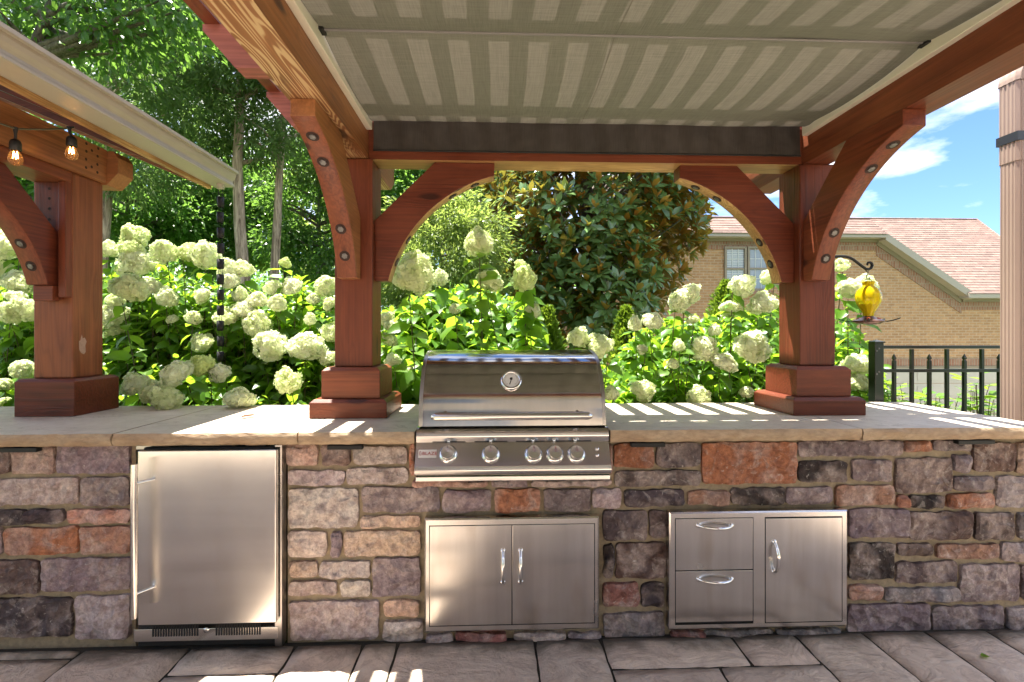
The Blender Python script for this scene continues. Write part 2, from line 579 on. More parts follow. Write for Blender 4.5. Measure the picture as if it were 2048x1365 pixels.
HYD_LEAF = leaf_mat('hydrangea_leaf', (.12, .245, .024), trans=(.36, .58, .035), tw=.5, rough=.34, alt=(.065, .16, .022), hue_var=.9)
OAK_LEAF = leaf_mat('broad_tree_leaf', (.085, .19, .045), trans=(.24, .46, .07), tw=.5, rough=.42, hue_var=.8)
OAK_LEAF2 = leaf_mat('pale_tree_leaf', (.15, .22, .06), trans=(.38, .5, .1), tw=.5, rough=.45, hue_var=.7)
DARK_LEAF = leaf_mat('dark_shrub_leaf', (.085, .17, .05), trans=(.22, .42, .06), tw=.45, rough=.26, hue_var=.8, spec=.6)
CEDAR_LEAF = leaf_mat('cedar_spray', (.11, .175, .055), trans=(.22, .36, .08), tw=.45, rough=.6, hue_var=.7)
ARB_LEAF = leaf_mat('arborvitae_spray', (.13, .23, .022), trans=(.3, .45, .03), tw=.3, rough=.5, hue_var=.8)
MAG_LEAF = leaf_mat('magnolia_leaf', (.135, .26, .09), under=(.55, .23, .05), trans=(.34, .34, .05), tw=.22, rough=.22, hue_var=.7, spec=.8, alt=(.07, .13, .025))
MAG_NEW = leaf_mat('young_magnolia_leaf', (.26, .27, .03), under=(.30, .13, .025), trans=(.4, .35, .04), tw=.3, rough=.3, hue_var=.8, alt=(.28, .13, .02))
PLANT_LEAF = leaf_mat('bright_plant_leaf', (.13, .26, .03), trans=(.34, .5, .05), tw=.4, rough=.35, hue_var=.7)
DRY_LEAF = leaf_mat('dry_leaf', (.13, .055, .025), trans=(.2, .08, .03), tw=.15, rough=.7)


def bloom_mat():
    m = bpy.data.materials.new('hydrangea_bloom'); m.use_nodes = True
    nt = m.node_tree; b = nt.nodes['Principled BSDF']; out = nt.nodes['Material Output']
    g = nt.nodes.new('ShaderNodeNewGeometry'); oi = nt.nodes.new('ShaderNodeObjectInfo')
    c = mix(nt, ramp(nt, g.outputs['Random Per Island'], [(0.0, 0.0), (1.0, .38)]), oi.outputs['Color'], (.68, .78, .38))
    nt.links.new(c, b.inputs['Base Color']); b.inputs['Roughness'].default_value = .6
    b.inputs['Specular IOR Level'].default_value = .2
    t = nt.nodes.new('ShaderNodeBsdfTranslucent'); t.inputs['Color'].default_value = (.74, .82, .42, 1)
    ms = nt.nodes.new('ShaderNodeMixShader'); ms.inputs[0].default_value = .35
    nt.links.new(b.outputs[0], ms.inputs[1]); nt.links.new(t.outputs[0], ms.inputs[2])
    nt.links.new(ms.outputs[0], out.inputs['Surface'])
    return m


BLOOM = bloom_mat()
STEM = simple('green_brown_stem', (.10, .085, .035), .6, var=.4, scale=20)


def bark_mat(name, a, b_, seed=0):
    m, nt, b = new_mat(name)
    v = coords(nt, (22, 22, 2.0), (seed, seed, seed))
    f = noise_n(nt, v, 1.0, 5, .7, 1.0)
    c = mix(nt, ramp(nt, f, [(.36, 0.0), (.62, 1.0)]), a, b_)
    nt.links.new(c, b.inputs['Base Color']); b.inputs['Roughness'].default_value = .9
    bump(nt, f, .9, .03, b)
    return m


CEDAR_BARK = bark_mat('shaggy_cedar_bark', (.13, .085, .06), (.62, .50, .39))
GREY_BARK = bark_mat('grey_bark', (.07, .06, .05), (.2, .175, .15), 3)

# fabric that lets daylight through
def fabric(name, front, trans, tw, weave=600):
    m = bpy.data.materials.new(name); m.use_nodes = True
    nt = m.node_tree; b = nt.nodes['Principled BSDF']; out = nt.nodes['Material Output']
    v = coords(nt)
    f1 = noise_n(nt, coords(nt, (weave, 12, 12)), 1.0, 2, .5)
    f2 = noise_n(nt, coords(nt, (12, weave, 12)), 1.0, 2, .5)
    f = math_n(nt, 'MULTIPLY', math_n(nt, 'ADD', f1, f2), .5)
    g = noise_n(nt, v, 2.0, 3, .5)
    w = ramp(nt, f, [(.35, .72), (.65, 1.1)])
    c = mix(nt, 1.0, front, w, 'MULTIPLY')
    c = mix(nt, ramp(nt, g, [(.4, 0.0), (.7, .3)]), c, tuple(k * .8 for k in front))
    nt.links.new(c, b.inputs['Base Color'])
    b.inputs['Roughness'].default_value = .9; b.inputs['Specular IOR Level'].default_value = .1
    t = nt.nodes.new('ShaderNodeBsdfTranslucent')
    nt.links.new(mix(nt, 1.0, trans, w, 'MULTIPLY'), t.inputs['Color'])
    ms = nt.nodes.new('ShaderNodeMixShader'); ms.inputs[0].default_value = tw
    nt.links.new(b.outputs[0], ms.inputs[1]); nt.links.new(t.outputs[0], ms.inputs[2])
    nt.links.new(ms.outputs[0], out.inputs['Surface'])
    return m


CANVAS = fabric('olive_canvas', (.24, .25, .205), (.046, .037, .031), .26)
VALANCE = fabric('charcoal_canvas', (.075, .066, .060), (.035, .03, .027), .2)


def brick_mat(name, c1, c2, mortar, bw=.205, bh=.075, ms=.012, ax='x', obj_scale=1.0, hvar=.0):
    m, nt, b = new_mat(name)
    tc = nt.nodes.new('ShaderNodeTexCoord'); sep = nt.nodes.new('ShaderNodeSeparateXYZ')
    nt.links.new(tc.outputs['Object'], sep.inputs[0])
    cx = nt.nodes.new('ShaderNodeCombineXYZ')
    nt.links.new(sep.outputs['X'], cx.inputs['X'])
    nt.links.new(sep.outputs['Z'] if ax == 'x' else sep.outputs['Y'], cx.inputs['Y'])
    br = nt.nodes.new('ShaderNodeTexBrick')
    br.inputs['Scale'].default_value = 1.0
    br.inputs['Brick Width'].default_value = bw
    br.inputs['Row Height'].default_value = bh
    br.inputs['Mortar Size'].default_value = ms
    br.inputs['Mortar Smooth'].default_value = .2
    br.inputs['Bias'].default_value = 0.0
    br.inputs['Color1'].default_value = (*c1, 1); br.inputs['Color2'].default_value = (*c2, 1)
    br.inputs['Mortar'].default_value = (*mortar, 1)
    nt.links.new(cx.outputs[0], br.inputs['Vector'])
    g = noise_n(nt, coords(nt), 9, 5, .65)
    c = mix(nt, ramp(nt, g, [(.35, 0.0), (.75, .6)]), br.outputs['Color'], mix(nt, 1.0, br.outputs['Color'], (.6, .52, .45), 'MULTIPLY'))
    nt.links.new(c, b.inputs['Base Color']); b.inputs['Roughness'].default_value = .85
    bump(nt, math_n(nt, 'SUBTRACT', 1.0, br.outputs['Fac']), .7, .012, b)
    return m


BRICK = brick_mat('tan_brick', (.58, .33, .165), (.45, .245, .12), (.55, .39, .26))
BRICK_RED = brick_mat('red_soldier_brick', (.33, .145, .09), (.38, .22, .15), (.36, .27, .2), bw=.075, bh=.21)
SHINGLE = brick_mat('asphalt_shingle', (.27, .18, .15), (.18, .118, .10), (.12, .078, .066), bw=.26, bh=.083, ms=.005, ax='y')
TRIM = simple('taupe_house_trim', (.29, .23, .165), .5, var=.06, scale=4)
TRIM_L = simple('pale_house_gutter', (.42, .36, .29), .4, var=.06, scale=4)
GARAGE = simple('cream_garage_door', (.52, .47, .41), .5, var=.05, scale=4)
GLASS = simple('window_glass', (.24, .28, .33), .06, 0.0, spec=1.0)
BLIND = simple('white_blind', (.55, .56, .57), .6)
GRASS = simple('lawn', (.06, .12, .025), .9, var=.5, bumpy=.5, scale=25)

# ================================================================== GROUND AND PATIO
def smooth(a, b, x):
    t = np.clip((x - a) / (b - a), 0, 1)
    return t * t * (3 - 2 * t)


def ground_z(x, y):
    x, y = np.asarray(x, float), np.asarray(y, float)
    return -0.06 - 1.75 * smooth(2.5, 8.0, y) * smooth(-1.0, 2.5, x) - 1.75 * smooth(3.0, 6.5, x) * (1 - smooth(2.5, 8.0, y)) * smooth(0.5, 3.0, y)


gx = np.concatenate([np.linspace(-300, -20, 12), np.linspace(-18, 18, 50), np.linspace(20, 300, 12)])
gy = np.concatenate([np.linspace(-300, -16, 10), np.linspace(-14, 24, 52), np.linspace(28, 300, 12)])
GX, GY = np.meshgrid(gx, gy)
GZ = ground_z(GX, GY)
nx_, ny_ = len(gx), len(gy)
gi = np.arange(nx_ * ny_).reshape(ny_, nx_)
gf = np.stack([gi[:-1, :-1], gi[:-1, 1:], gi[1:, 1:], gi[1:, :-1]], -1).reshape(-1, 4)
ground = add_np('ground', np.stack([GX, GY, GZ], -1).reshape(-1, 3), gf, GRASS, None, smooth=True)
tag(ground, kind='structure')
bed = MB().box(-3.6, 3.2, .80, 1.95, -.04, .0).build('planting_bed', MULCH)
tag(bed, kind='structure')

patio = MB().box(-4.6, 4.6, -6.6, .02, -.055, -.012).build('patio', JOINT)
tag(patio, kind='structure')


def rough_block(u0, u1, v0, v1, depth, amp, edge, cell, jitter, skirt, seed, flat=False):
    """a dressed block seen from its face: grid in (u, v), relief w; returns verts (u, v, w) and quads"""
    nu = int(min(32, max(5, round((u1 - u0) / cell)))); nv = int(min(20, max(4, round((v1 - v0) / cell))))
    V, Fq = [], []
    sd = Vector((seed * 13.7, seed * 7.3, seed * 3.1))
    rs_ = random.Random(int(seed * 1000))
    nk = 4 + int((u1 - u0) * (v1 - v0) / .004)
    planes = [(rs_.uniform(u0, u1), rs_.uniform(v0, v1), depth * rs_.uniform(.95, 1.5), rs_.uniform(-.42, .42), rs_.uniform(-.48, .36)) for _ in range(min(nk, 10))]
    for j in range(nv + 1):
        for i in range(nu + 1):
            u = u0 + (u1 - u0) * i / nu; v = v0 + (v1 - v0) * j / nv
            d = min(u - u0, u1 - u, v - v0, v1 - v)
            e = min(1.0, d / edge); e = e * e * (3 - 2 * e)
            p = Vector((u, v, 0))
            n1 = mnoise.noise(p * 16 + sd); n2 = mnoise.noise(p * 38 + sd * 2); n3 = mnoise.noise(p * 7 - sd)
            if flat:
                w = depth * e + amp * (n3 + .4 * n1) * (0.3 + .7 * e)
            else:
                fac = min(h_ + gu_ * (u - cu_) + gv_ * (v - cv_) for (cu_, cv_, h_, gu_, gv_) in planes)
                fac = max(.25, min(1.7, fac / depth)) * depth
                w = fac * (.50 + .50 * e) + amp * (.55 * n1 + .45 * n2 + .25 * n3) * (.5 + .5 * e)
            ju = jitter * mnoise.noise(Vector((v * 22, seed, u * 5))) * (1 if i in (0, nu) else .6)
            jv = jitter * mnoise.noise(Vector((u * 22, seed + 5, v * 5))) * (1 if j in (0, nv) else .6)
            # rounded corners
            if i in (0, nu) and j in (0, nv):
                ju += jitter * (.5 if i == 0 else -.5); jv += jitter * (.5 if j == 0 else -.5)
            V.append((u + ju, v + jv, w))
    st = nu + 1
    for j in range(nv):
        for i in range(nu):
            Fq.append((j * st + i, j * st + i + 1, (j + 1) * st + i + 1, (j + 1) * st + i))
    rim = [i for i in range(nu + 1)] + [j * st + nu for j in range(1, nv + 1)] + \
          [nv * st + i for i in range(nu - 1, -1, -1)] + [j * st for j in range(nv - 1, 0, -1)]
    b0 = len(V)
    for r in rim: V.append((V[r][0], V[r][1], -skirt))
    m = len(rim)
    for k in range(m):
        Fq.append((rim[k], b0 + k, b0 + (k + 1) % m, rim[(k + 1) % m]))
    return V, Fq


def add_paver(x0, x1, y0, y1, seed):
    g = .0055
    V, Fq = rough_block(x0 + g, x1 - g, y0 + g, y1 - g, .010, .0035, .012, .045, .006, .02, seed, flat=True)
    mb = MB(); mb.add([(u, v, w - .008) for u, v, w in V], Fq, True)
    mb.build('paver', PAVER, patio)


rects = []
def col(x0, x1, *ys):
    for a, b in zip(ys[:-1], ys[1:]): rects.append((x0, x1, b, a))
Y0 = -.002
col(-4.5, -2.9, Y0, -.28, -.75)
col(-2.9, -1.73, Y0, -.055); rects += [(-2.9, -2.28, -.46, -.055), (-2.28, -1.73, -.46, -.055), (-2.9, -1.73, -.75, -.46)]
col(-1.73, -1.287, Y0, -.75)
col(-1.287, -.85, Y0, -.175, -.75)
col(-.85, -.564, Y0, -.75)
col(-.564, -.415, Y0, -.75)
col(-.415, .172, Y0, -.52, -.75)
col(.172, .46, Y0, -.75)
rects += [(.46, 1.036, -.20, Y0), (1.036, 1.323, -.20, Y0), (.46, .894, -.75, -.20), (.894, 1.323, -.75, -.20)]
col(1.323, 1.634, Y0, -.75)
col(1.634, 1.92, Y0, -.60, -.75)
col(1.92, 2.2, Y0, -.75)
col(2.2, 2.75, Y0, -.3, -.75)
col(2.75, 3.4, Y0, -.5, -.75)
col(3.4, 4.5, Y0, -.75)
yy = -.75
while yy > -6.4:
    h = random.choice([.35, .5, .6]); xx = -4.5 + random.uniform(-.2, 0)
    while xx < 4.4:
        w = random.choice([.4, .6, .8, 1.0])
        rects.append((xx, min(xx + w, 4.55), max(yy - h, -6.55), yy)); xx += w
    yy -= h
for i, r in enumerate(rects):
    if r[1] - r[0] > .05 and r[3] - r[2] > .03: add_paver(*r, i * .73 + 1)

# ================================================================== STONE KITCHEN
CT, CB = .91, .858            # counter top and underside
kitchen = thing('outdoor_kitchen', 'long stone-faced kitchen island with sandstone countertop on the patio', 'kitchen island')
fx0, fx1 = at(262, 1000, 0).x, at(570, 1000, 0).x
gx0, gx1 = at(832, 880, -.03).x, at(1217, 880, -.03).x
core = MB()
core.box(-3.3, fx0, .027, .72, -.03, CB)
core.box(fx1, gx0, .027, .72, -.03, CB)
core.box(gx0, gx1, .027, .72, -.03, .715)
core.box(gx1, 2.48, .027, .72, -.03, CB)
core.box(fx0, fx1, .66, .72, -.03, CB)
core.build('mortar_core', MORTAR, kitchen)

PAL = dict(pk=(.58, .37, .285), lm=(.53, .44, .425), mv=(.30, .235, .25), dk=(.085, .064, .072), vd=(.055, .038, .036),
           og=(.54, .215, .115), po=(.58, .31, .22), wt=(.70, .62, .56), pc=(.70, .50, .37), gr=(.34, .305, .30),
           rd=(.40, .165, .13), br=(.165, .10, .08), dm=(.155, .11, .108), tn=(.42, .30, .21))
ST_A = [(-60, 85, 35, 245, 'br'), (45, 85, 278, 243, 'pk'), (290, 85, 690, 243, 'mv'), (-60, 265, 410, 413, 'lm'), (425, 262, 690, 418, 'mv'),
        (-90, 437, 120, 520, 'dk'), (130, 437, 325, 512, 'dk'), (350, 435, 690, 515, 'po'), (5, 533, 405, 685, 'og'), (420, 530, 690, 682, 'po'),
        (-260, 533, -10, 690, 'mv'), (-260, 715, 190, 905, 'dm'), (205, 700, 690, 885, 'mv'), (-260, 918, 370, 1140, 'dk'), (393, 905, 690, 1140, 'lm'),
        (-300, 85, -75, 245, 'mv'), (-300, 265, -75, 413, 'dm'), (-300, 437, -105, 520, 'po')]
ST_B = [(52, 85, 225, 195, 'pk'), (245, 85, 405, 195, 'br'), (415, 92, 710, 192, 'lm'), (727, 85, 757, 248, 'og'), (65, 222, 368, 305, 'lm'),
        (380, 207, 712, 297, 'lm'), (68, 322, 443, 537, 'wt'), (465, 315, 885, 455, 'mv'), (458, 473, 783, 538, 'pc'), (68, 557, 275, 697, 'wt'),
        (298, 557, 352, 697, 'mv'), (367, 553, 780, 692, 'pc'), (70, 720, 227, 805, 'pc'), (235, 718, 510, 810, 'wt'), (520, 702, 783, 910, 'mv'),
        (68, 828, 330, 905, 'lm'), (345, 828, 512, 912, 'wt'), (75, 932, 557, 1150, 'lm'), (582, 932, 775, 1018, 'pc'), (578, 1042, 795, 1155, 'wt'),
        (735, 272, 1145, 315, 'po'), (1170, 275, 1368, 318, 'mv'), (1385, 278, 1820, 315, 'lm'), (905, 328, 1170, 450, 'mv'), (1187, 325, 1435, 450, 'og'),
        (1455, 325, 1710, 447, 'mv'), (1720, 325, 1872, 430, 'lm'), (815, 1112, 958, 1168, 'lm'), (975, 1102, 1252, 1168, 'rd'), (1290, 1100, 1568, 1168, 'wt'),
        (1590, 1105, 1765, 1148, 'gr'), (1809, 85, 1828, 240, 'og')]
ST_C = [(225, 80, 435, 207, 'og'), (455, 75, 690, 203, 'dm'), (228, 225, 690, 312, 'dm'), (700, 70, 1215, 300, 'og'), (277, 330, 605, 422, 'dk'),
        (625, 333, 845, 413, 'po'), (860, 320, 1147, 413, 'vd'), (1158, 317, 1405, 410, 'mv'), (160, 445, 400, 605, 'dm'), (413, 443, 505, 585, 'dm'),
        (163, 630, 220, 805, 'vd'), (230, 618, 500, 810, 'br'), (160, 838, 355, 968, 'rd'), (370, 838, 492, 965, 'dk'), (162, 997, 492, 1138, 'gr'),
        (523, 1098, 712, 1155, 'rd'), (715, 1088, 1080, 1138, 'gr'), (1100, 1080, 1450, 1128, 'gr')]
ST_D = [(410, 62, 978, 148, 'mv'), (985, 65, 1135, 122, 'og'), (1145, 60, 1350, 120, 'mv'), (415, 173, 675, 290, 'vd'), (707, 168, 920, 285, 'mv'),
        (945, 155, 1248, 345, 'br'), (1255, 140, 1350, 235, 'mv'), (1367, 75, 1592, 230, 'br'), (1600, 70, 1760, 240, 'tn'), (1258, 257, 1478, 333, 'mv'),
        (1490, 255, 1760, 425, 'lm'), (613, 305, 933, 415, 'po'), (948, 362, 1012, 425, 'og'), (1018, 360, 1208, 430, 'vd'), (1225, 350, 1478, 430, 'og'),
        (688, 432, 1008, 590, 'mv'), (1018, 450, 1352, 603, 'br'), (1375, 455, 1587, 603, 'dm'), (1610, 450, 1760, 600, 'gr'), (690, 618, 935, 820, 'vd'),
        (952, 622, 1142, 690, 'br'), (1168, 625, 1505, 708, 'po'), (1515, 615, 1760, 720, 'lm'), (948, 720, 1275, 838, 'dm'), (1297, 733, 1612, 938, 'mv'),
        (690, 848, 865, 928, 'po'), (880, 862, 1287, 942, 'gr'), (685, 950, 1130, 1110, 'mv'), (1143, 960, 1530, 1130, 'mv'), (1550, 965, 1760, 1120, 'gr'),
        (1625, 740, 1760, 930, 'dm')]
si = 0
for lst, off in ((ST_A, 0), (ST_B, 550), (ST_C, 1148), (ST_D, 1448)):
    for x0, y0, x1, y1, c in lst:
        a = at(off + x0 / 2.703, 860 + y1 / 2.703, 0); b = at(off + x1 / 2.703, 860 + y0 / 2.703, 0)
        ztop = min(b.z, CB - .006); zbot = max(a.z, -.02)
        if b.x < -3.28 or a.x > 2.46: continue
        si += 1
        V, Fq = rough_block(max(a.x, -3.29), min(b.x, 2.475), zbot, ztop, .026, .0105, .006, .0135, .0085, .03, si * 1.37)
        mb = MB(); mb.add([(u, .014 - w, v) for u, v, w in V], Fq, False)
        o = mb.build('stone', STONE, kitchen)
        k = random.uniform(.82, 1.15) * (.80 if off > 1000 else 1.06); cc = PAL[c]  # right stones darkened, left lifted: fall of daylight put into their colour
        o.color = (cc[0] * k * random.uniform(.95, 1.05), cc[1] * k, cc[2] * k * random.uniform(.93, 1.07), 1)


def slab(x0, x1, y0, y1, seed, name='countertop_slab'):
    """sandstone slab with a chiselled front edge at y0"""
    n = max(4, int((x1 - x0) / .022)); prof = [(0.0, CT), (-.004, CT - .006), (-.010, CT - .018), (-.006, CT - .034), (-.002, CB + .004), (.004, CB)]
    mb = MB(); V = []
    for r, (dy, z) in enumerate(prof):
        for i in range(n + 1):
            x = x0 + (x1 - x0) * i / n
            w = mnoise.noise(Vector((x * 14, z * 40, seed))) * .009 + mnoise.noise(Vector((x * 45, z * 90, seed))) * .004 + abs(mnoise.noise(Vector((x * 7, z * 25, seed + 9)))) * .010
            if r == 0: w = w * .55
            zz = z + (mnoise.noise(Vector((x * 30, seed, 0))) * .002 if r in (0, 1) else 0)
            if r == 5: zz += mnoise.noise(Vector((x * 20, seed, 3))) * .0025
            V.append((x, y0 + dy + w, zz))
    st = n + 1
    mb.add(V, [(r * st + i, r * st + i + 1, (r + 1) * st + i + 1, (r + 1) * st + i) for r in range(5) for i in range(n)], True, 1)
    top = [V[i] for i in range(st)] + [(x0 + (x1 - x0) * i / n, y1, CT) for i in range(st)]
    mb.add(top, [(i, i + 1, st + i + 1, st + i) for i in range(n)], True, 0)
    bot = [V[5 * st + i] for i in range(st)] + [(x0 + (x1 - x0) * i / n, y1, CB) for i in range(st)]
    mb.add(bot, [(i + 1, i, st + i, st + i + 1) for i in range(n)], False, 1)
    mb.add([(x0, y1, CB), (x1, y1, CB), (x1, y1, CT), (x0, y1, CT)], [(0, 3, 2, 1)], False, 1)
    for k, xx in ((0, x0), (n, x1)):
        ring = [V[r * st + k] for r in range(6)] + [(xx, y1, CB), (xx, y1, CT)]
        mb.add(ring, [tuple(range(8))], False, 1)
    return mb.build(name, [SLAB, SLAB_EDGE], kitchen)


j1, j2, j3 = at(226, 866, -.04).x, at(597, 866, -.04).x, at(1722, 858, -.04).x
BK = .752
slab(-3.35, j1 - .003, -.045, BK, 1); slab(j1 + .003, j2 - .003, -.045, BK, 2)
slab(j2 + .003, gx0 - .004, -.045, BK, 3); slab(gx1 + .004, j3 - .003, -.045, BK, 4)
slab(j3 + .003, 2.50, -.045, BK, 5); slab(gx0 - .002, gx1 + .002, .475, BK, 6)

# under-counter lights
for i, (xa, xb, yy_, lab) in enumerate([(-70, 75, 897, 'slim black light bar under the counter edge at the far left stones'),
                                        (655, 725, 894, 'slim black light bar under the counter between refrigerator and grill'),
                                        (1262, 1330, 893, 'slim black light bar under the counter just right of the grill'),
                                        (1915, 1988, 885, 'slim black light bar under the counter near its right end')]):
    a, b = at(xa, yy_, -.028), at(xb, yy_, -.028)
    t = thing('under_counter_light', lab, 'light', (a.x, -.03, CB), 'light bars under the counter edge')
    MB().box(a.x, b.x, -.034, -.006, CB - .024, CB - .006).build('housing', BLACK, t, .002)
    MB().box(a.x + .01, b.x - .01, -.012, .012, CB - .006, CB - .0005).build('mounting_plate', BLACK, t)

# ================================================================== REFRIGERATOR
fr = thing('refrigerator', 'stainless steel undercounter refrigerator set in the stone base', 'refrigerator', (at(410, 1280, -.03).x, 0, 0))
yD = -.055
a, b = at(275, 1252, yD), at(552, 900, yD)
MB().box(a.x, b.x, yD, yD + .028, a.z, b.z).build('door', STEEL, fr, .004, 3)
MB().box(a.x + .006, b.x + .004, yD + .029, yD + .05, a.z + .01, b.z + .006).build('door_gasket', BLACK_GAP, fr)
MB().box(fx0 + .03, fx1 - .035, .0, .64, .0, CB - .03).build('cabinet', BLACK_GAP, fr)
c, d = at(267, 1285, -.028), at(556, 1254, -.028)
kick = MB().box(c.x, d.x, -.028, -.004, c.z, d.z).build('kick_plate', STEEL, fr, .002)
vents = MB()
for s0, s1 in ((303, 397), (430, 522)):
    for k in range(18):
        x = at(s0 + (s1 - s0) * (k + .5) / 18, 1268, -.03).x
        vents.box(x - .003, x + .003, -.030, -.0275, at(0, 1281, -.03).z, at(0, 1256, -.03).z)
tag(vents.build('vent_slots', BLACK_GAP, kick), kind='stuff')
p = at(413, 1260, -.03)
MB().lathe([(0, .007), (.010, .007), (.012, .003), (.012, 0)], 20, frame((p.x, -.028, p.z), (0, -1, 0))).build('lock', CHROME, kick)
hx = at(268, 1000, -.115).x
hz0, hz1 = at(268, 1237, -.115).z, at(268, 929, -.115).z
MB().tube([(hx, -.115, hz0), (hx, -.115, hz1)], .0115, 14).build('handle', STEEL_V, fr)
for py_ in (966, 1186):
    z = at(268, py_, -.1).z
    MB().tube([(hx, -.115, z), (hx + .035, -.06, z), (hx + .04, yD, z)], .007, 10).build('handle_bracket', STEEL, fr)
trim = MB()
trim.box(fx1 - .032, fx1 - .002, -.026, .02, .0, CB - .003)
trim.box(fx0 + .017, fx1 - .033, .004, .02, CB - .026, CB - .003)
trim.build('trim_frame', STEEL_D, fr, .002)

# ================================================================== ACCESS DOORS AND DRAWERS
def arch_handle(p0, p1, out, r, mat, parent):
    pts = []
    p0, p1 = Vector(p0), Vector(p1)
    for k in range(13):
        t = k / 12
        pts.append(p0.lerp(p1, t) + Vector((0, -1, 0)) * out * math.sin(math.pi * t) ** .55)
    h = MB().tube(pts, [r * (1.25 if k in (0, 12) else .8 + .35 * math.sin(math.pi * k / 12)) for k in range(13)], 12)
    for q in (p0, p1):
        h.lathe([(r * 1.7, -.001), (r * 1.7, .003), (r * 1.1, .006), (0, .006)], 16, frame(q, (0, -1, 0)))
    return h.build('handle', mat, parent)


def framed_unit(name, label, cat, outer, openings, yf):
    x0, y0, x1, y1 = outer
    A, B = at(x0, y1, yf), at(x1, y0, yf)
    t = thing(name, label, cat, ((A.x + B.x) / 2, 0, A.z))
    rects_ = []
    for (a0, b0, a1, b1) in openings:
        P, Q = at(a0, b1, yf), at(a1, b0, yf)
        rects_.append((P.x, P.z, Q.x, Q.z))
    xs = sorted(set([A.x, B.x] + [r[0] for r in rects_] + [r[2] for r in rects_]))
    zs = sorted(set([A.z, B.z] + [r[1] for r in rects_] + [r[3] for r in rects_]))
    f = MB()
    # frame: strips around the union of the openings
    ox0, ox1 = min(r[0] for r in rects_), max(r[2] for r in rects_)
    oz0, oz1 = min(r[1] for r in rects_), max(r[3] for r in rects_)
    def ring(x0_, z0_, x1_, z1_, X0, Z0, X1, Z1, ya, yb):
        f.add([(x0_, ya, z0_), (x1_, ya, z0_), (x1_, ya, z1_), (x0_, ya, z1_), (X0, yb, Z0), (X1, yb, Z0), (X1, yb, Z1), (X0, yb, Z1)],
              [(0, 1, 5, 4), (1, 2, 6, 5), (2, 3, 7, 6), (3, 0, 4, 7)])
    o0, o1 = .006, .004
    ring(A.x, A.z, B.x, B.z, A.x, A.z, B.x, B.z, .012, yf + .005)
    ring(A.x, A.z, B.x, B.z, A.x + o0, A.z + o0, B.x - o0, B.z - o0, yf + .005, yf)
    ring(A.x + o0, A.z + o0, B.x - o0, B.z - o0, ox0, oz0, ox1, oz1, yf, yf)
    ring(ox0, oz0, ox1, oz1, ox0, oz0, ox1, oz1, yf, yf + .02)
    f.build('frame', STEEL, t)
    MB().box(ox0 - .001, ox1 + .001, yf + .012, .013, oz0 - .001, oz1 + .001).build('cavity', BLACK_GAP, t)
    return t, rects_


yf = -.030
ad, rc = framed_unit('access_door', 'stainless double access door below the grill with two upright handles', 'access door',
                     (849, 1034, 1198, 1266), [(858, 1047, 1190, 1254)], yf)
(ox0, oz0, ox1, oz1) = rc[0]
xm = at(1024, 1150, yf).x
for k, (xa, xb, hp) in enumerate([(ox0 + .003, xm - .0018, 1006), (xm + .0018, ox1 - .003, 1041)]):
    dr = MB().box(xa, xb, yf - .001, yf + .010, oz0 + .003, oz1 - .003).build('door', STEEL_V, ad, .0015)
    X = at(hp, 1150, yf).x
    arch_handle((X, yf - .001, at(0, 1183, yf).z), (X, yf - .001, at(0, 1118, yf).z), .034, .0065, CHROME, dr)

dc, rc = framed_unit('drawer_cabinet', 'stainless cabinet with two drawers beside a single door', 'drawer cabinet',
                     (1339, 1021, 1696, 1261), [(1350, 1035, 1507, 1247), (1530, 1034, 1685, 1247)], yf)
(dx0, dz0, dx1, dz1), (ex0, ez0, ex1, ez1) = rc
MB().box(dx1 + .0005, ex0 - .0005, yf + .001, yf + .018, min(dz0, ez0), max(dz1, ez1)).build('centre_stile', STEEL, dc)
zm = at(1430, 1141, yf).z
for (za, zb, hp) in ((zm + .002, dz1 - .003, 1051), (dz0 + .003, zm - .002, 1158)):
    dw = MB().box(dx0 + .003, dx1 - .003, yf - .001, yf + .010, za, zb).build('drawer_front', STEEL_V, dc, .0015)
    z = at(1430, hp, yf).z
    arch_handle((at(1397, hp, yf).x, yf - .001, z), (at(1462, hp, yf).x, yf - .001, z - .003), .034, .0065, CHROME, dw)
dr = MB().box(ex0 + .003, ex1 - .003, yf - .001, yf + .010, ez0 + .003, ez1 - .003).build('door', STEEL_V, dc, .0015)
X = at(1548, 1140, yf).x
arch_handle((X, yf - .001, at(0, 1171, yf).z), (X, yf - .001, at(0, 1108, yf).z), .034, .0065, CHROME, dr)

# ================================================================== GRILL
GC = (gx0 + gx1) / 2
grill = thing('gas_grill', 'stainless built-in gas grill with closed curved hood and five knobs', 'grill', (GC, 0, .72))
HW = .400
lid_prof = [(-.042, .932), (-.038, .985), (-.026, 1.045), (-.004, 1.098), (.026, 1.145), (.062, 1.183), (.108, 1.211), (.16, 1.229), (.22, 1.240), (.28, 1.246), (.36, 1.235), (.42, 1.19), (.45, 1.11), (.455, .932)]
def spline(pts, n):
    out = []
    P = [Vector((*p, 0)) for p in pts]
    for i in range(len(P) - 1):
        p0, p1, p2, p3 = P[max(i - 1, 0)], P[i], P[i + 1], P[min(i + 2, len(P) - 1)]
        for k in range(n):
            t = k / n
            q = .5 * ((2 * p1) + (p2 - p0) * t + (2 * p0 - 5 * p1 + 4 * p2 - p3) * t * t + (3 * p1 - p0 - 3 * p2 + p3) * t ** 3)
            out.append((q.x, q.y))
    out.append(pts[-1])
    return out
lp = spline(lid_prof, 4)
lidm = MB()
n = len(lp)
xs = [GC - HW + .016, GC + HW - .016]
lidm.add([(x, y, z) for x in xs for (y, z) in lp], [(i, i + 1, n + i + 1, n + i) for i in range(n - 1)], True)
lid = lidm.build('hood', STEEL_LID, grill)
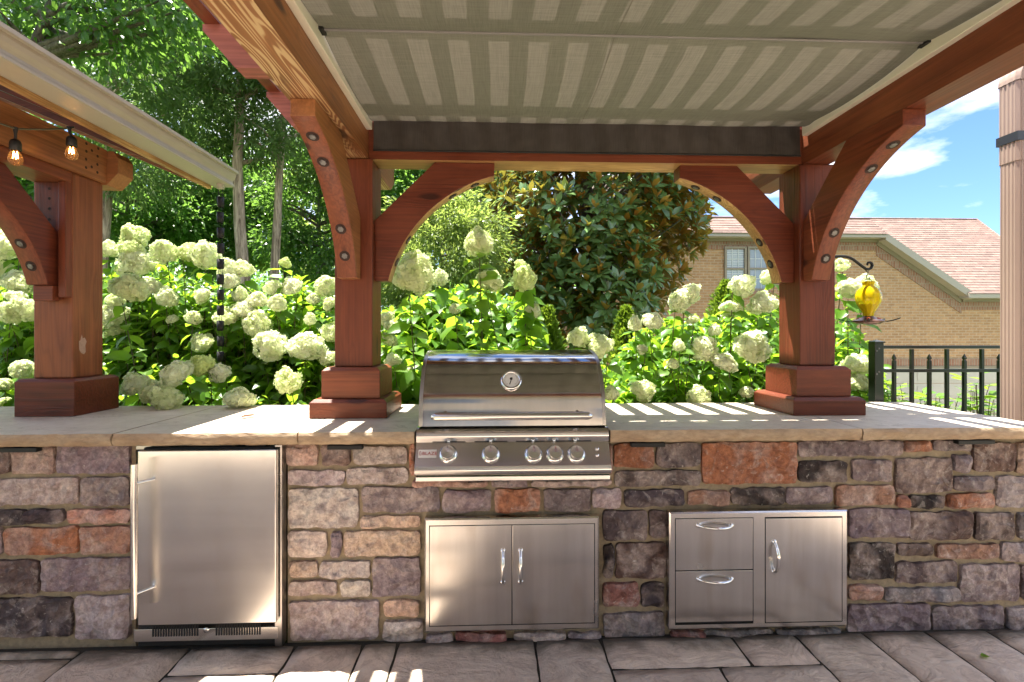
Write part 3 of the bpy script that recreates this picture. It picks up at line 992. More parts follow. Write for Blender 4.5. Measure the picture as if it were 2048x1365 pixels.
for s in (-1, 1):
    e = MB()
    xo, xi = GC + s * HW, GC + s * (HW - .016)
    # end cap: slightly proud rolled band plus flat side
    e.add([(x, y + (0 if x == xo else 0), z) for x in (xo, xi) for (y, z) in lp], [(i, i + 1, n + i + 1, n + i) for i in range(n - 1)], True)
    e.add([(xo, y, z) for (y, z) in lp], [tuple(range(n))])
    e.build('hood_side', STEEL_D, grill)
# handle
hp = []
hy, hzz = -.105, at(1022, 833, -.105).z
hx0, hx1 = at(863, 833, -.105).x, at(1184, 833, -.105).x
hnd = MB().tube([(hx0 - .002, hy, hzz), (hx0, hy, hzz), (hx0 + .018, hy, hzz), (hx1 - .018, hy, hzz), (hx1, hy, hzz), (hx1 + .002, hy, hzz)],
                [.002, .010, .0165, .0165, .010, .002], 18).build('handle', STEEL, grill)
for xx in (hx0 + .05, hx1 - .05):
    MB().tube([(xx, hy, hzz), (xx, -.03, hzz + .004)], .010, 12).build('handle_post', STEEL, hnd)
# thermometer
tp = Vector((at(1022, 764, .02).x, .006, 1.118)); tn = Vector((0, -.85, .52)).normalized()
TM = frame(tp, tn)
th = MB().lathe([(.046, -.012), (.046, .010), (.043, .016), (.036, .016), (.034, .011)], 36, TM).build('thermometer', CHROME, grill)
MB().lathe([(.0345, .0112), (0, .0112)], 36, TM).build('dial', WHITE_DIAL, th)
ndl = MB()
def flat_on(M, poly, h): return [M @ Vector((x, y, h)) for x, y in poly]
ndl.add(flat_on(TM, [(-.009, -.020), (-.005, -.022), (.006, .013), (.003, .014)], .0125), [(0, 1, 2, 3)])
ndl.add(flat_on(TM, [(.0065 * math.cos(k), .006 + .0065 * math.sin(k)) for k in [i * math.pi / 6 for i in range(12)]], .0127), [tuple(range(12))])
for k in range(21):
    a_ = R(-45 + k * 13.5); r0, r1 = (.026 if k % 5 else .023), .031
    ca_, sa_ = math.cos(a_), math.sin(a_); w = .0006
    ndl.add(flat_on(TM, [(r0 * ca_ - w * sa_, r0 * sa_ + w * ca_), (r1 * ca_ - w * sa_, r1 * sa_ + w * ca_), (r1 * ca_ + w * sa_, r1 * sa_ - w * ca_), (r0 * ca_ + w * sa_, r0 * sa_ - w * ca_)], .0118), [(0, 1, 2, 3)])
ndl.build('needle_and_scale', BLACK, th)
# control panel
pp = spline([(.02, .928), (-.034, .925), (-.052, .914), (-.060, .894), (-.056, .874), (-.054, .866)], 3)
pp2 = [(-.054, .866), (-.103, .778)]
pp3 = spline([(-.103, .778), (-.108, .764), (-.106, .748), (-.096, .739), (-.080, .737)], 3)
prof = pp + pp2[1:] + pp3[1:]
PW = .408
cpm = MB()
nn = len(prof)
cpm.add([(x, y, z) for x in (GC - PW, GC + PW) for (y, z) in prof], [(i, i + 1, nn + i + 1, nn + i) for i in range(len(pp) - 1)], True)
cpm.add([(x, y, z) for x in (GC - PW, GC + PW) for (y, z) in prof], [(len(pp) - 1, len(pp), nn + len(pp), nn + len(pp) - 1)], False)
cpm.add([(x, y, z) for x in (GC - PW, GC + PW) for (y, z) in prof], [(i, i + 1, nn + i + 1, nn + i) for i in range(len(pp), nn - 1)], True)
for x in (GC - PW, GC + PW):
    cpm.add([(x, y, z) for (y, z) in prof] + [(x, .02, .737)], [tuple(range(nn + 1))])
STEEL_P = steel('brushed_steel_panel', base=(.50, .485, .47), rough=.2, dent=.03)
cp = cpm.build('control_panel', STEEL_P, grill)
MB().box(GC - PW + .004, GC + PW - .004, -.075, .01, .7335, .7365).build('shadow_gap', BLACK_GAP, grill)
MB().box(GC - PW + .002, GC + PW - .002, -.094, .01, .713, .733).build('drip_tray_front', STEEL, grill, .003)
pn = Vector((0, -(.866 - .778), (-.054 + .103))).normalized()      # panel normal
pn = Vector((0, -.088, .049)).normalized()
def on_panel(px, py):
    # intersection of the view ray with the sloped panel
    best = None
    for k in range(200):
        y = -.054 - .049 * k / 199
        q = at(px, py, y); zpanel = .866 - .088 * k / 199
        if best is None or abs(q.z - zpanel) < best[0]: best = (abs(q.z - zpanel), Vector((q.x, y, zpanel)))
    return best[1]
KNOB = simple('knob_steel', (.68, .68, .68), .18, 1.0, Anisotropic=.9)
for kx in (896.5, 981.5, 1067, 1109.5, 1152):
    q = on_panel(kx, 909)
    M = frame(q, pn)
    bz = MB().lathe([(.038, 0), (.038, .004), (.031, .010), (.027, .011)], 32, M).build('knob_bezel', CHROME, cp)
    kn = MB().lathe([(.0245, .011), (.0285, .013), (.0285, .034), (.0265, .0365)], 32, M)
    kn.lathe([(.0265, .0365), (.0, .0355)], 32, M, smooth=False)
    kn.build('knob', KNOB, cp)
    MB().lathe([(.026, .0105), (.029, .0115), (.029, .0135)], 24, M).build('knob_ring', BLACK_GAP, cp)
    mk = MB(); mk.add(flat_on(M, [(-.0012, .017), (.0012, .017), (.0012, .023), (-.0012, .023)], .0372), [(0, 1, 2, 3)])
    mk.build('knob_mark', RED_INK if kx == 1109.5 else BLACK, cp)
    # lamp above the knob
    lq = Vector((q.x, -.058, .872))
    MB().lathe([(.007, -.004), (.007, .004), (.003, .008), (0, .009)], 12, frame(lq, (0, -.9, .3))).build('knob_lamp', CHROME, cp)
for xa, xb in ((865, 931), (949, 1015), (1032, 1182)):
    A, B = at(xa, 882, -.0545).x, at(xb, 882, -.0545).x
    MB().box(A, B, -.0575, -.0545, .8672, .8692).build('panel_slot', BLACK_GAP, cp)
for py_ in (898, 911):
    q = on_panel(1194, py_)
    MB().lathe([(.008, 0), (.008, .004), (.006, .006), (.0, .006)], 16, frame(q, pn)).build('ignition_button', CHROME, cp)
# badge with lettering
q0 = on_panel(855, 908); M = frame(q0, pn)
bd = MB(); bw, bh = .0375, .0165
bd.add([M @ Vector(p) for p in [(-bw, -bh, .0), (bw, -bh, .0), (bw, bh, .0), (-bw, bh, .0), (-bw, -bh, .0025), (bw, -bh, .0025), (bw, bh, .0025), (-bw, bh, .0025)]],
       [(4, 5, 6, 7), (0, 1, 5, 4), (1, 2, 6, 5), (2, 3, 7, 6), (3, 0, 4, 7)])
badge = bd.build('badge', simple('badge_plate', (.62, .61, .60), .5, .2), cp)
def lettering(text, M, size, mat, parent, depth=.0004):
    cu = bpy.data.curves.new('lettering', 'FONT'); cu.body = text; cu.size = size
    cu.align_x, cu.align_y = 'CENTER', 'CENTER'; cu.extrude = depth; cu.space_character = 1.05; cu.offset = size * .012
    tmp = bpy.data.objects.new('lettering_tmp', cu); COL.objects.link(tmp)
    dg = bpy.context.evaluated_depsgraph_get()
    me = bpy.data.meshes.new_from_object(tmp.evaluated_get(dg))
    bpy.data.objects.remove(tmp, do_unlink=True)
    me.materials.clear(); me.materials.append(mat)
    return link_mesh('lettering', me, parent, M)
lettering('BLAZE', M @ Matrix.Translation((.009, 0, .0032)) @ Matrix.Diagonal((1.12, 1, 1, 1)), .0185, RED_INK, badge)
fl = MB().tube([M @ Vector(p) for p in [(-.0325, .008, .003), (-.0325, -.002, .003), (-.0305, -.0065, .003), (-.0275, -.0065, .003), (-.0255, -.002, .003), (-.0255, .004, .003)]], .0011, 6)
fl.tube([M @ Vector(p) for p in [(-.0292, .0105, .003), (-.0290, .005, .003)]], .0011, 6)
fl.build('flame_emblem', RED_INK, badge)

# ================================================================== PERGOLA
PZ = 2.22                      # underside of beams
BZ = 2.41                      # top of beams
LX, RX, PY = -.7185, 1.695, .473
pergola = thing('pergola', 'red-brown timber pergola with curved braces standing on the countertop', 'pergola', ((LX + RX) / 2, PY, CT))


def chamfer_block(cx, cy, half, z0, z1, ch):
    """square block whose top edges are chamfered"""
    mb = MB(); h2 = half - ch
    V = [(cx - half, cy - half, z0), (cx + half, cy - half, z0), (cx + half, cy + half, z0), (cx - half, cy + half, z0),
         (cx - half, cy - half, z1 - ch), (cx + half, cy - half, z1 - ch), (cx + half, cy + half, z1 - ch), (cx - half, cy + half, z1 - ch),
         (cx - h2, cy - h2, z1), (cx + h2, cy - h2, z1), (cx + h2, cy + h2, z1), (cx - h2, cy + h2, z1)]
    mb.add(V, [(3, 2, 1, 0), (0, 1, 5, 4), (1, 2, 6, 5), (2, 3, 7, 6), (3, 0, 4, 7), (4, 5, 9, 8), (5, 6, 10, 9), (6, 7, 11, 10), (7, 4, 8, 11), (8, 9, 10, 11)])
    return mb


bolt_mb = MB()
bolt_mb.lathe([(.0255, .0012), (.0, .0012)], 24, smooth=False, mi=1)
hexv = [(.0142 * math.cos(math.pi / 3 * k), .0142 * math.sin(math.pi / 3 * k)) for k in range(6)]
bolt_mb.prism(hexv, .0014, .0055, 'z', mi=0)
bolt_mb.lathe([(.012, .0056), (.007, .0066), (0, .0068)], 16)
BOLT_ME = bolt_mb.mesh('bolt', [BOLT, HOLE_SHADE])
AC, AR = .8, .753
def brace_poly(sc=1.0, k=26):
    a0 = math.atan2(.069 - AC, .62 - AC); a1 = math.atan2(.62 - AC, .069 - AC)
    if a1 > 0: a1 -= 2 * math.pi
    arc = [(AC + AR * math.cos(a0 + (a1 - a0) * i / k), AC + AR * math.sin(a0 + (a1 - a0) * i / k)) for i in range(k + 1)]
    pts = [(0, .305), (.31, 0), (.62, 0)] + arc + [(0, .62)]
    return [(u * sc, v * sc) for u, v in pts], len(arc)


def brace(parent, mapping, t0, t1, mats, sc=1.0, bolts=(.516, .398), name='brace'):
    """mapping(u, v, t) -> world point; t across the thickness"""
    poly, na = brace_poly(sc)
    mb = MB(); n = len(poly)
    V = [mapping(u, v, t0) for u, v in poly] + [mapping(u, v, t1) for u, v in poly]
    mb.add(V, [tuple(range(n)), tuple(range(2 * n - 1, n - 1, -1))])
    for i in range(n):
        isarc = 3 <= i < 3 + na - 1
        mb.add([V[i], V[i + n], V[(i + 1) % n + n], V[(i + 1) % n]], [(0, 1, 2, 3)], isarc, 1 if isarc else 0)
    o = mb.build(name, mats, parent)
    bm = bmesh.new(); bm.from_mesh(o.data); bmesh.ops.remove_doubles(bm, verts=bm.verts, dist=1e-5)
    bmesh.ops.recalc_face_normals(bm, faces=bm.faces); bm.to_mesh(o.data); bm.free()
    m = o.modifiers.new('bevel', 'BEVEL'); m.width = .004; m.segments = 2; m.limit_method = 'ANGLE'; m.angle_limit = R(35)
    tm = (t0 + t1) / 2
    spots = []
    for u in bolts: spots.append((u, AC - math.sqrt(AR ** 2 - (AC - u) ** 2)))
    spots += [(v, u) for u, v in spots]
    for (u, v) in spots:
        c0 = mapping(u * sc, v * sc, tm); c1 = mapping((u + (AC - u) * .1) * sc, (v + (AC - v) * .1) * sc, tm)
        nrm = (Vector(c1) - Vector(c0)).normalized()
        link_mesh('bolt', BOLT_ME, o, frame(Vector(c0) + nrm * .0005, nrm) @ Matrix.Rotation(random.uniform(0, 1), 4, 'Z'))
    return o


for i, cx in enumerate((LX, RX)):
    lo = chamfer_block(cx, PY, .188, CT + .001, CT + .092, .016).build('post_base', W['x', i], pergola, .003)
    chamfer_block(cx, PY, .144, CT + .0925, CT + .247, .018).build('base_block', W['x', 2 - i], lo, .003)
    MB().box(cx - .095, cx + .095, PY - .095, PY + .095, CT + .2475, PZ - .003).build('post', W['z', i], pergola, .005)
    # beam running towards the camera, tail past the post
    sgn = -1 if i == 0 else 1
    prof = [(-2.05, PZ), (.93, PZ), (1.03, PZ + .07), (1.03, BZ), (-2.05, BZ)]
    mb = MB()
    x0, x1 = cx - .07, cx + .07
    V = [(x0, y, z) for y, z in prof] + [(x1, y, z) for y, z in prof]
    mb.add(V, [tuple(range(5)), (9, 8, 7, 6, 5)] + [(k, k + 5, (k + 1) % 5 + 5, (k + 1) % 5) for k in (2, 3, 4)])
    mb.add(V, [(0, 5, 6, 1), (1, 6, 7, 2)], mi=1)
    mb.build('side_beam', [W_TAN['y'] if i == 0 else W['y', 2], W_PALE['y'] if i == 0 else W['y', 1]], pergola, .004)
    # braces
    bx = cx - .012 if i == 0 else cx - .03
    brace(pergola, lambda u, v, t: (t, PY - .095 - u, PZ - v), bx - .048, bx + .048, [W_TAN['y'] if i == 0 else W['y', 0], W['z', 2] if i == 0 else W['z', 0]])
    fcx = cx + .095 if i == 0 else cx - .095
    dd = 1 if i == 0 else -1
    brace(pergola, lambda u, v, t: (fcx + dd * u, t, PZ - v), PY - .045, PY + .045, [W['x', 1], W_PALE2['x']])  # pale arc face: worn wood plus leaf-bounced light put into the colour
    # posts beside the camera carry the other beam ends
    MB().box(cx - .095, cx + .095, -2.03, -1.84, 0, PZ - .002).build('post', W['z', 2], pergola, .005)
mb = MB()
y0, y1, x0, x1 = PY - .074, PY + .074, LX + .0705, RX - .0705
V = [(x0, y0, PZ), (x1, y0, PZ), (x1, y1, PZ), (x0, y1, PZ), (x0, y0, BZ), (x1, y0, BZ), (x1, y1, BZ), (x0, y1, BZ)]
mb.add(V, [(4, 5, 6, 7), (0, 1, 5, 4), (1, 2, 6, 5), (2, 3, 7, 6), (3, 0, 4, 7)])
mb.add(V, [(3, 2, 1, 0)], mi=1)
mb.build('cross_beam', [W['x', 0], W_PALE2['x']], pergola, .003)
MB().box(x0, x1, -2.01, -1.86, PZ, BZ).build('cross_beam', W['x', 2], pergola, .003)
for k, y in enumerate((.5, -.05, -.6, -1.15, -1.7)):
    for sg, cxx in ((-1, LX), (1, RX)):
        xin, xo = cxx - sg * .06, cxx + sg * .4715
        poly = [(xo - sg * .13, BZ + .001), (xin, BZ + .001), (xin, BZ + .176), (xo, BZ + .176), (xo, BZ + .15)]
        MB().prism(poly, y - .043, y + .043, 'y').build('outlooker', W_PINK, pergola, .003)
for y in (.205, -.385, -.97, -1.555):
    MB().box(LX - .03, RX + .03, y - .055, y + .055, BZ + .001, BZ + .1755).build('purlin', W['x', 2], pergola, .003)
k = 0
while -1.18 + k * .148 < 2.12:
    xx = -1.18 + k * .148
    MB().box(xx, xx + .062, -2.0, 1.25, BZ + .1765, BZ + .215).build('slat', W['y', k % 3], pergola)
    k += 1

# ================================================================== SHADE CANOPY
canopy = thing('shade_canopy', 'retractable olive-grey fabric canopy hung in panels under the pergola', 'canopy', ((LX + RX) / 2, 0, BZ))
CX0, CX1 = LX + .104, RX - .104
seams = [.362, -.37, -1.1, -1.83]
for a_, b_ in zip(seams[:-1], seams[1:]):
    nu, nv = 40, 20; V = []
    for j in range(nv + 1):
        t = j / nv; y = a_ + (b_ - a_) * t
        sag = .034 * math.sin(math.pi * min(1, t * 1.0)) ** .8 + (.012 if a_ > .3 else .0) * math.exp(-((t - .08) / .06) ** 2)
        for i in range(nu + 1):
            x = CX0 + (CX1 - CX0) * i / nu
            w = mnoise.noise(Vector((x * 2.2, y * 3, 1))) * .007 + mnoise.noise(Vector((x * 9, y * 4, 2))) * .0016
            V.append((x, y, 2.404 - sag + w))
    st = nu + 1
    mb = MB(); mb.add(V, [(j * st + i, j * st + i + 1, (j + 1) * st + i + 1, (j + 1) * st + i) for j in range(nv) for i in range(nu)], True)
    fpn = mb.build('fabric_panel', CANVAS, canopy)
    si0 = int((at(1182, 200, .3).x - CX0) / (CX1 - CX0) * nu)
    sm_ = MB(); sm_.add([(V[j * st + si0][0] + dx_, V[j * st + si0][1], V[j * st + si0][2] - .0012) for j in range(nv + 1) for dx_ in (-.0015, .0015)], [(2 * j, 2 * j + 1, 2 * j + 3, 2 * j + 2) for j in range(nv)])
    sm_.build('seam', simple('seam_thread', (.12, .115, .09), .9) if a_ > .3 else bpy.data.materials['seam_thread'], fpn)
    MB().tube([(CX0, b_, 2.402), (CX1, b_, 2.402)], .0055, 8).build('batten', simple('grey_batten', (.16, .155, .15), .5) if a_ > .3 else bpy.data.materials['grey_batten'], canopy)
sx_ = at(1182, 200, 0).x
nu = 60; V = []
for z in (2.407, 2.355, 2.30, 2.254):
    for i in range(nu + 1):
        x = CX0 + (CX1 - CX0) * i / nu
        V.append((x, .364 + mnoise.noise(Vector((x * 3, z * 4, 4))) * .006 - (2.407 - z) * .02, z))
st = nu + 1
vb = MB(); vb.add(V, [(j * st + i, j * st + i + 1, (j + 1) * st + i + 1, (j + 1) * st + i) for j in range(3) for i in range(nu)], True)
val = vb.build('valance', VALANCE, canopy)
MB().tube([(CX0, .3605, 2.252), (CX1, .3605, 2.252)], .0045, 8).build('hem_bar', BLACK, val)
for s, xx in ((-1, LX + .0705), (1, RX - .0705)):
    mb = MB()
    x2 = xx - s * .030
    mb.box(min(xx, x2), max(xx, x2), -1.84, .355, 2.352, 2.409)
    mb.build('track_rail', RAIL_PAINT, canopy, .003)
for y in (-.37, -1.1):
    for xx in (CX0 - .004, CX1 - .012):
        MB().box(xx, xx + .016, y - .02, y + .02, 2.392, 2.4035).build('glider', BLACK, canopy)

# ================================================================== PAVILION ON THE LEFT
pav = thing('pavilion', 'red timber pavilion with tan gutter at the left edge', 'pavilion', (-2.25, .537, CT))
VX, VY = -2.251, .536
chamfer_block(VX, VY, .145, CT + .001, CT + .188, .014).build('post_base', W['x', 1], pav, .003)
MB().box(VX - .096, VX + .096, VY - .096, VY + .096, CT + .1885, 2.148).build('post', wood('orange_timber', 'z', base=(.25, .075, .03), dark=(.12, .03, .014), seed=6.6), pav, .005)  # lighter, more orange timber than the pergola posts
MB().box(VX + .0965, VX + .128, -3.0, .617, 2.15, 2.33).build('header_plate', W_TAN['y'], pav, .002)
MB().box(VX - .09, VX + .094, -3.0, VY - .097, 2.095, 2.149).build('lower_beam', W['y', 2], pav, .003)
MB().box(VX - .09, VX + .094, -3.0, .617, 2.1495, 2.33).build('header_core', W['y', 0], pav)
mb = MB().prism([(VX - .02, 2.14), (VX + .125, 2.14), (VX + .185, 2.205), (VX + .185, 2.29), (VX + .16, 2.325), (VX - .02, 2.325)], .6185, .73, 'y')
mb.build('beam_tail', W_TAN['x'], pav, .003)
MB().box(VX + .058, VX + .094, VY - .134, VY - .0965, 1.51, 2.094).build('trim_board', W['z', 0], pav, .003)
pb = MB().box(VX - .07, VX + .056, VY - .112, VY - .0965, 1.50, 2.094).build('backing_plate', W['z', 1], pav, .002)
brace(pav, lambda u, v, t: (t, VY - .113 - u, 2.094 - v), VX - .062, VX + .040, [W['y', 1], W['z', 0]], sc=.85)
MB().box(VX - .05, VX + .045, VY - .15, VY - .1125, 1.49, 1.566).build('brace_seat', W['x', 0], pav, .003)
holes = MB()
hole_me = MB().lathe([(.0075, .0008), (0, .0008)], 12, smooth=False).mesh('nail_hole', HOLE_SHADE)
HP = bpy.data.objects['header_plate']
for (zx, zy) in [(785, 490), (785, 560), (782, 632), (782, 708), (835, 553), (833, 702), (893, 535), (887, 605), (885, 680), (885, 752)]:
    px, py = zx / 4.55, 180 + zy / 4.55
    # on the plate's right face X = VX+.128
    ca, sa = math.cos(YAW), math.sin(YAW); dx, dz = (px - 1024) / F_PX, (668 - py) / F_PX
    d = Vector((sa + dx * ca, ca - dx * sa, dz)); t = (VX + .128) / d.x
    q = Vector((0, -DIST, EYE)) + d * t
    link_mesh('nail_hole', hole_me, HP, frame(q, (1, 0, 0)))
for zx in (450, 573):
    for zy in (810, 900, 990, 1082, 1180):
        q = at(zx / 4.55, 180 + zy / 4.55, VY - .112)
        if q.x < VX + .054: link_mesh('nail_hole', hole_me, pb, frame(q, (0, -1, 0)))
sc_ = MB()
scv = [(.0, .0), (.012, -.006), (.02, .004), (.018, .03), (.024, .045), (.015, .062), (.006, .058), (.003, .075), (-.004, .05), (-.010, .048), (-.008, .012)]
sc_.add([(VX + .0968, VY - .045 + u * 1.4, 1.225 + v * 1.3) for u, v in scv], [tuple(range(len(scv)))])
sc_.build('bare_patch', simple('bare_wood', (.42, .26, .19), .8, var=.3, scale=60), pav)
# roof
RS = .42
roof = MB()
sl = lambda x, dz: 2.375 + (-1.90 - x) * RS + dz
roof.prism([(-1.872, sl(-1.872, 0)), (-4.7, sl(-4.7, 0)), (-4.7, sl(-4.7, .05)), (-1.80, sl(-1.80, .05)), (-1.80, sl(-1.80, .03)), (-1.872, sl(-1.872, .02))], -3.2, 1.16, 'y')
rf = roof.build('roof', W_DARK, pav)
MB().prism([(-1.79, sl(-1.79, .053)), (-4.7, sl(-4.7, .053)), (-4.7, sl(-4.7, .068)), (-1.79, sl(-1.79, .068))], -3.2, 1.18, 'y').build('shingles', SHINGLE, rf)
for y in (1.10, .72, .16, -.40, -.96, -1.52):
    MB().prism([(-1.905, sl(-1.905, -.09)), (-4.6, sl(-4.6, -.09)), (-4.6, sl(-4.6, -.001)), (-1.905, sl(-1.905, -.001))], y - .02, y + .02, 'y').build('rafter', W['x', 0] if y < 1 else W_TAN['x'], pav)
MB().box(-1.902, -1.873, -3.2, 1.16, 2.282, 2.372).build('fascia', W_PALE2['y'], pav, .003)
gp = [(-1.724, 2.410), (-1.714, 2.410), (-1.714, 2.393), (-1.731, 2.391), (-1.732, 2.378), (-1.738, 2.362), (-1.748, 2.350), (-1.754, 2.340), (-1.752, 2.328), (-1.746, 2.318), (-1.745, 2.307), (-1.752, 2.304), (-1.868, 2.301), (-1.871, 2.303), (-1.871, 2.405), (-1.864, 2.405), (-1.864, 2.310), (-1.762, 2.313), (-1.760, 2.34), (-1.742, 2.37), (-1.738, 2.402)]
gut = MB().prism(gp, -3.2, 1.19, 'y').build('gutter', TAN_PAINT, pav)
MB().prism([(x, z) for x, z in gp[:15]], 1.1905, 1.193, 'y').build('gutter_end_cap', TAN_PAINT, gut)
go = at(441, 380, 1.12)
MB().lathe([(.024, .03), (.024, -.022), (.020, -.024), (0, -.024)], 20, Matrix.Translation((go.x, 1.12, 2.296))).build('gutter_outlet', TAN_PAINT, gut)

# rain chain
zb = at(441, 722, 1.12).z
chain = thing('rain_chain', 'black cup rain chain hanging from the pavilion gutter into the hydrangeas', 'rain chain', (go.x, 1.12, zb))
cup_me = MB().lathe([(.014, -.033), (.0205, -.030), (.0215, .033), (.0195, .033), (.0185, -.026), (.012, -.029)], 18).mesh('cup', BLACK)
z = 2.25
lk = MB().tube([(0, 0, .0), (.012, 0, -.008), (.013, 0, -.042), (0, 0, -.05), (-.013, 0, -.042), (-.012, 0, -.008), (0, 0, 0)], .0016, 5, False).mesh('link', BLACK)
link_mesh('link', lk, chain, Matrix.Translation((go.x, 1.12, 2.285)))
link_mesh('link', lk, chain, Matrix.Translation((go.x, 1.12, 2.25)))
zc = 2.185
while zc > zb - .02:
    link_mesh('cup', cup_me, chain, Matrix.Translation((go.x + random.uniform(-.002, .002), 1.12, zc)))
    link_mesh('link', lk, chain, Matrix.Translation((go.x, 1.12, zc - .026)) @ Matrix.Rotation(random.uniform(-.5, .5), 4, 'Z'))
    zc -= .101

# string lights
sl_t = thing('string_lights', 'string of vintage bulbs on a dark cord along the pavilion beam', 'string lights', (-2.1, .2, 2.2))
P0 = Vector((-2.09, -.75, 2.21)); P1 = at(31, 258, .06); P2 = at(138, 257, .27); P3 = P2 + Vector((-.03, .06, .03))
cd = MB()
def sag(a, b, s, n=10): return [a.lerp(b, i / n) - Vector((0, 0, s * math.sin(math.pi * i / n))) for i in range(n + 1)]
cd.tube(sag(P0, P1, .02), .0042, 8); cd.tube(sag(P1, P2, .004), .0042, 8); cd.tube([P2, P3], .0042, 8)
cd.build('cord', CORD, sl_t)
glass = bpy.data.materials.new('bulb_glass'); glass.use_nodes = True
nt = glass.node_tree; b_ = nt.nodes['Principled BSDF']
b_.inputs['Base Color'].default_value = (1, .86, .68, 1); b_.inputs['Transmission Weight'].default_value = .95; b_.inputs['Roughness'].default_value = .04; b_.inputs['IOR'].default_value = 1.12
fil = bpy.data.materials.new('glowing_filament'); fil.use_nodes = True
b_ = fil.node_tree.nodes['Principled BSDF']; b_.inputs['Emission Color'].default_value = (1, .42, .10, 1); b_.inputs['Emission Strength'].default_value = 8
for P, drop, tilt in ((P1, .048, .0), (P2, .040, .012), (P0, .05, 0)):
    B = P + Vector((tilt, 0, -drop))
    so = MB().tube([P + Vector((0, 0, .006)), P + Vector((tilt * .3, 0, -drop * .45)), B], [.010, .0055, .005], 10)
    so.lathe([(.006, .004), (.017, -.004), (.0205, -.016), (.0205, -.045), (.018, -.047)], 18, Matrix.Translation(B))
    s_o = so.build('socket', DARK_PLASTIC, sl_t)
    G = Matrix.Translation(B + Vector((0, 0, -.045)))
    MB().lathe([(.013, .0), (.016, -.008), (.022, -.026), (.0245, -.040), (.023, -.052), (.016, -.061), (.007, -.065), (0, -.066)], 20, G).build('bulb', glass, s_o)
    MB().tube([G @ Vector(p) for p in [(-.006, 0, -.006), (-.010, 0, -.036), (-.004, .003, -.016), (.002, 0, -.038), (.006, -.003, -.016), (.010, 0, -.036), (.006, 0, -.006)]], .0016, 6).build('filament', fil, s_o)

# ================================================================== DOWNSPOUT, FENCE, FEEDER
ds = thing('downspout', 'taupe ribbed metal downspout at the right edge of the patio', 'downspout', (2.91, .5, 0))
def spout_section(w, d, ribs=4, amp=.004):
    pts = []
    def side(p, q):
        p, q = Vector((*p, 0)), Vector((*q, 0)); t = (q - p); nrm = Vector((t.y, -t.x, 0)).normalized()
        k = ribs * 4
        for i in range(k):
            f = .14 + .72 * i / (k - 1)
            pts.append(tuple((p + t * f + nrm * (-amp if i % 4 in (1, 2) else 0))[:2]))
    c = [(-w, -d), (w, -d), (w, d), (-w, d)]
    for i in range(4): side(c[i], c[(i + 1) % 4])
    return pts
sec = spout_section(.044, .052)
def sweep(path, sec_, tilt):
    mb = MB(); V = []
    for (c, ax) in path:
        c = Vector(c); ux, uy = ax
        for (u, v) in sec_: V.append(c + Vector(ux) * u + Vector(uy) * v)
    n_ = len(sec_)
    mb.add(V, [(i * n_ + k, i * n_ + (k + 1) % n_, (i + 1) * n_ + (k + 1) % n_, (i + 1) * n_ + k) for i in range(len(path) - 1) for k in range(n_)], False)
    return mb
X_, Y_ = (1, 0, 0), (0, 1, 0)
DXc, DYc = 2.91, .50
sweep([((DXc, DYc, -.06), (X_, Y_)), ((DXc, DYc, 2.30), (X_, Y_))], sec, 0).build('lower_pipe', SPOUT, ds)
sec2 = [(u * 1.07, v * 1.07) for u, v in sec]
sweep([((DXc, DYc, 2.28), (X_, Y_)), ((DXc, DYc, 2.72), (X_, Y_))], sec2, 0).build('upper_pipe', SPOUT, ds)
el = []
for k in range(9):
    a_ = R(62) * k / 8
    rr = .12
    c = Vector((DXc + .056 - .056 * math.cos(0) + rr * (1 - math.cos(a_)), DYc, 2.722 + rr * math.sin(a_)))
    el.append((c, ((math.cos(a_), 0, -math.sin(a_)), Y_)))
c_end = el[-1][0]; a_ = R(62)
el.append((c_end + Vector((math.sin(a_), 0, math.cos(a_))) * .5, el[-1][1]))
sweep(el, [(u * 1.16, v * 1.16) for u, v in spout_section(.044, .052, 3, .003)], 0).build('elbow', SPOUT, ds)
band = MB()
sb = [(-.05, -.058), (.05, -.058), (.05, .058), (-.05, .058)]
band.prism([(DXc + u, DYc + v) for u, v in sb], at(2010, 288, DYc).z, at(2010, 270, DYc).z, 'z').build('black_strap', simple('black_strap', (.02, .022, .03), .4), ds)

FY = .80
fence = thing('metal_fence', 'black metal fence with spear-tip pickets behind the right end of the counter', 'fence', (2.33, FY, 0))
fpx = at(1752, 690, FY).x
ftop = at(1752, 686, FY).z
fp = MB().box(fpx - .028, fpx + .028, FY - .028, FY + .028, -.1, ftop).build('post', IRON, fence, .003)
fc = MB(); fc.box(fpx - .033, fpx + .033, FY - .033, FY + .033, ftop, ftop + .008)
fc.add([(fpx - .03, FY - .03, ftop + .008), (fpx + .03, FY - .03, ftop + .008), (fpx + .03, FY + .03, ftop + .008), (fpx - .03, FY + .03, ftop + .008), (fpx, FY, ftop + .02)], [(0, 1, 4), (1, 2, 4), (2, 3, 4), (3, 0, 4)])
fc.build('post_cap', IRON, fp)
for py_ in (698, 744):
    z = at(1752, py_, FY).z - .006
    for sx in (-.006, .008):
        MB().lathe([(.006, 0), (.006, .002), (0, .003)], 10, frame((fpx + sx - .012, FY - .028, z + sx), (0, -1, 0))).build('screw', BOLT, fp)
rz = [at(1880, 694.5, FY).z, at(1880, 741.5, FY).z, .25]
for z in rz:
    MB().box(fpx + .0285, 4.1, FY - .012, FY + .012, z - .010, z + .010).build('rail', IRON, fence, .002)
px0 = at(1788, 740, FY).x
k = 0
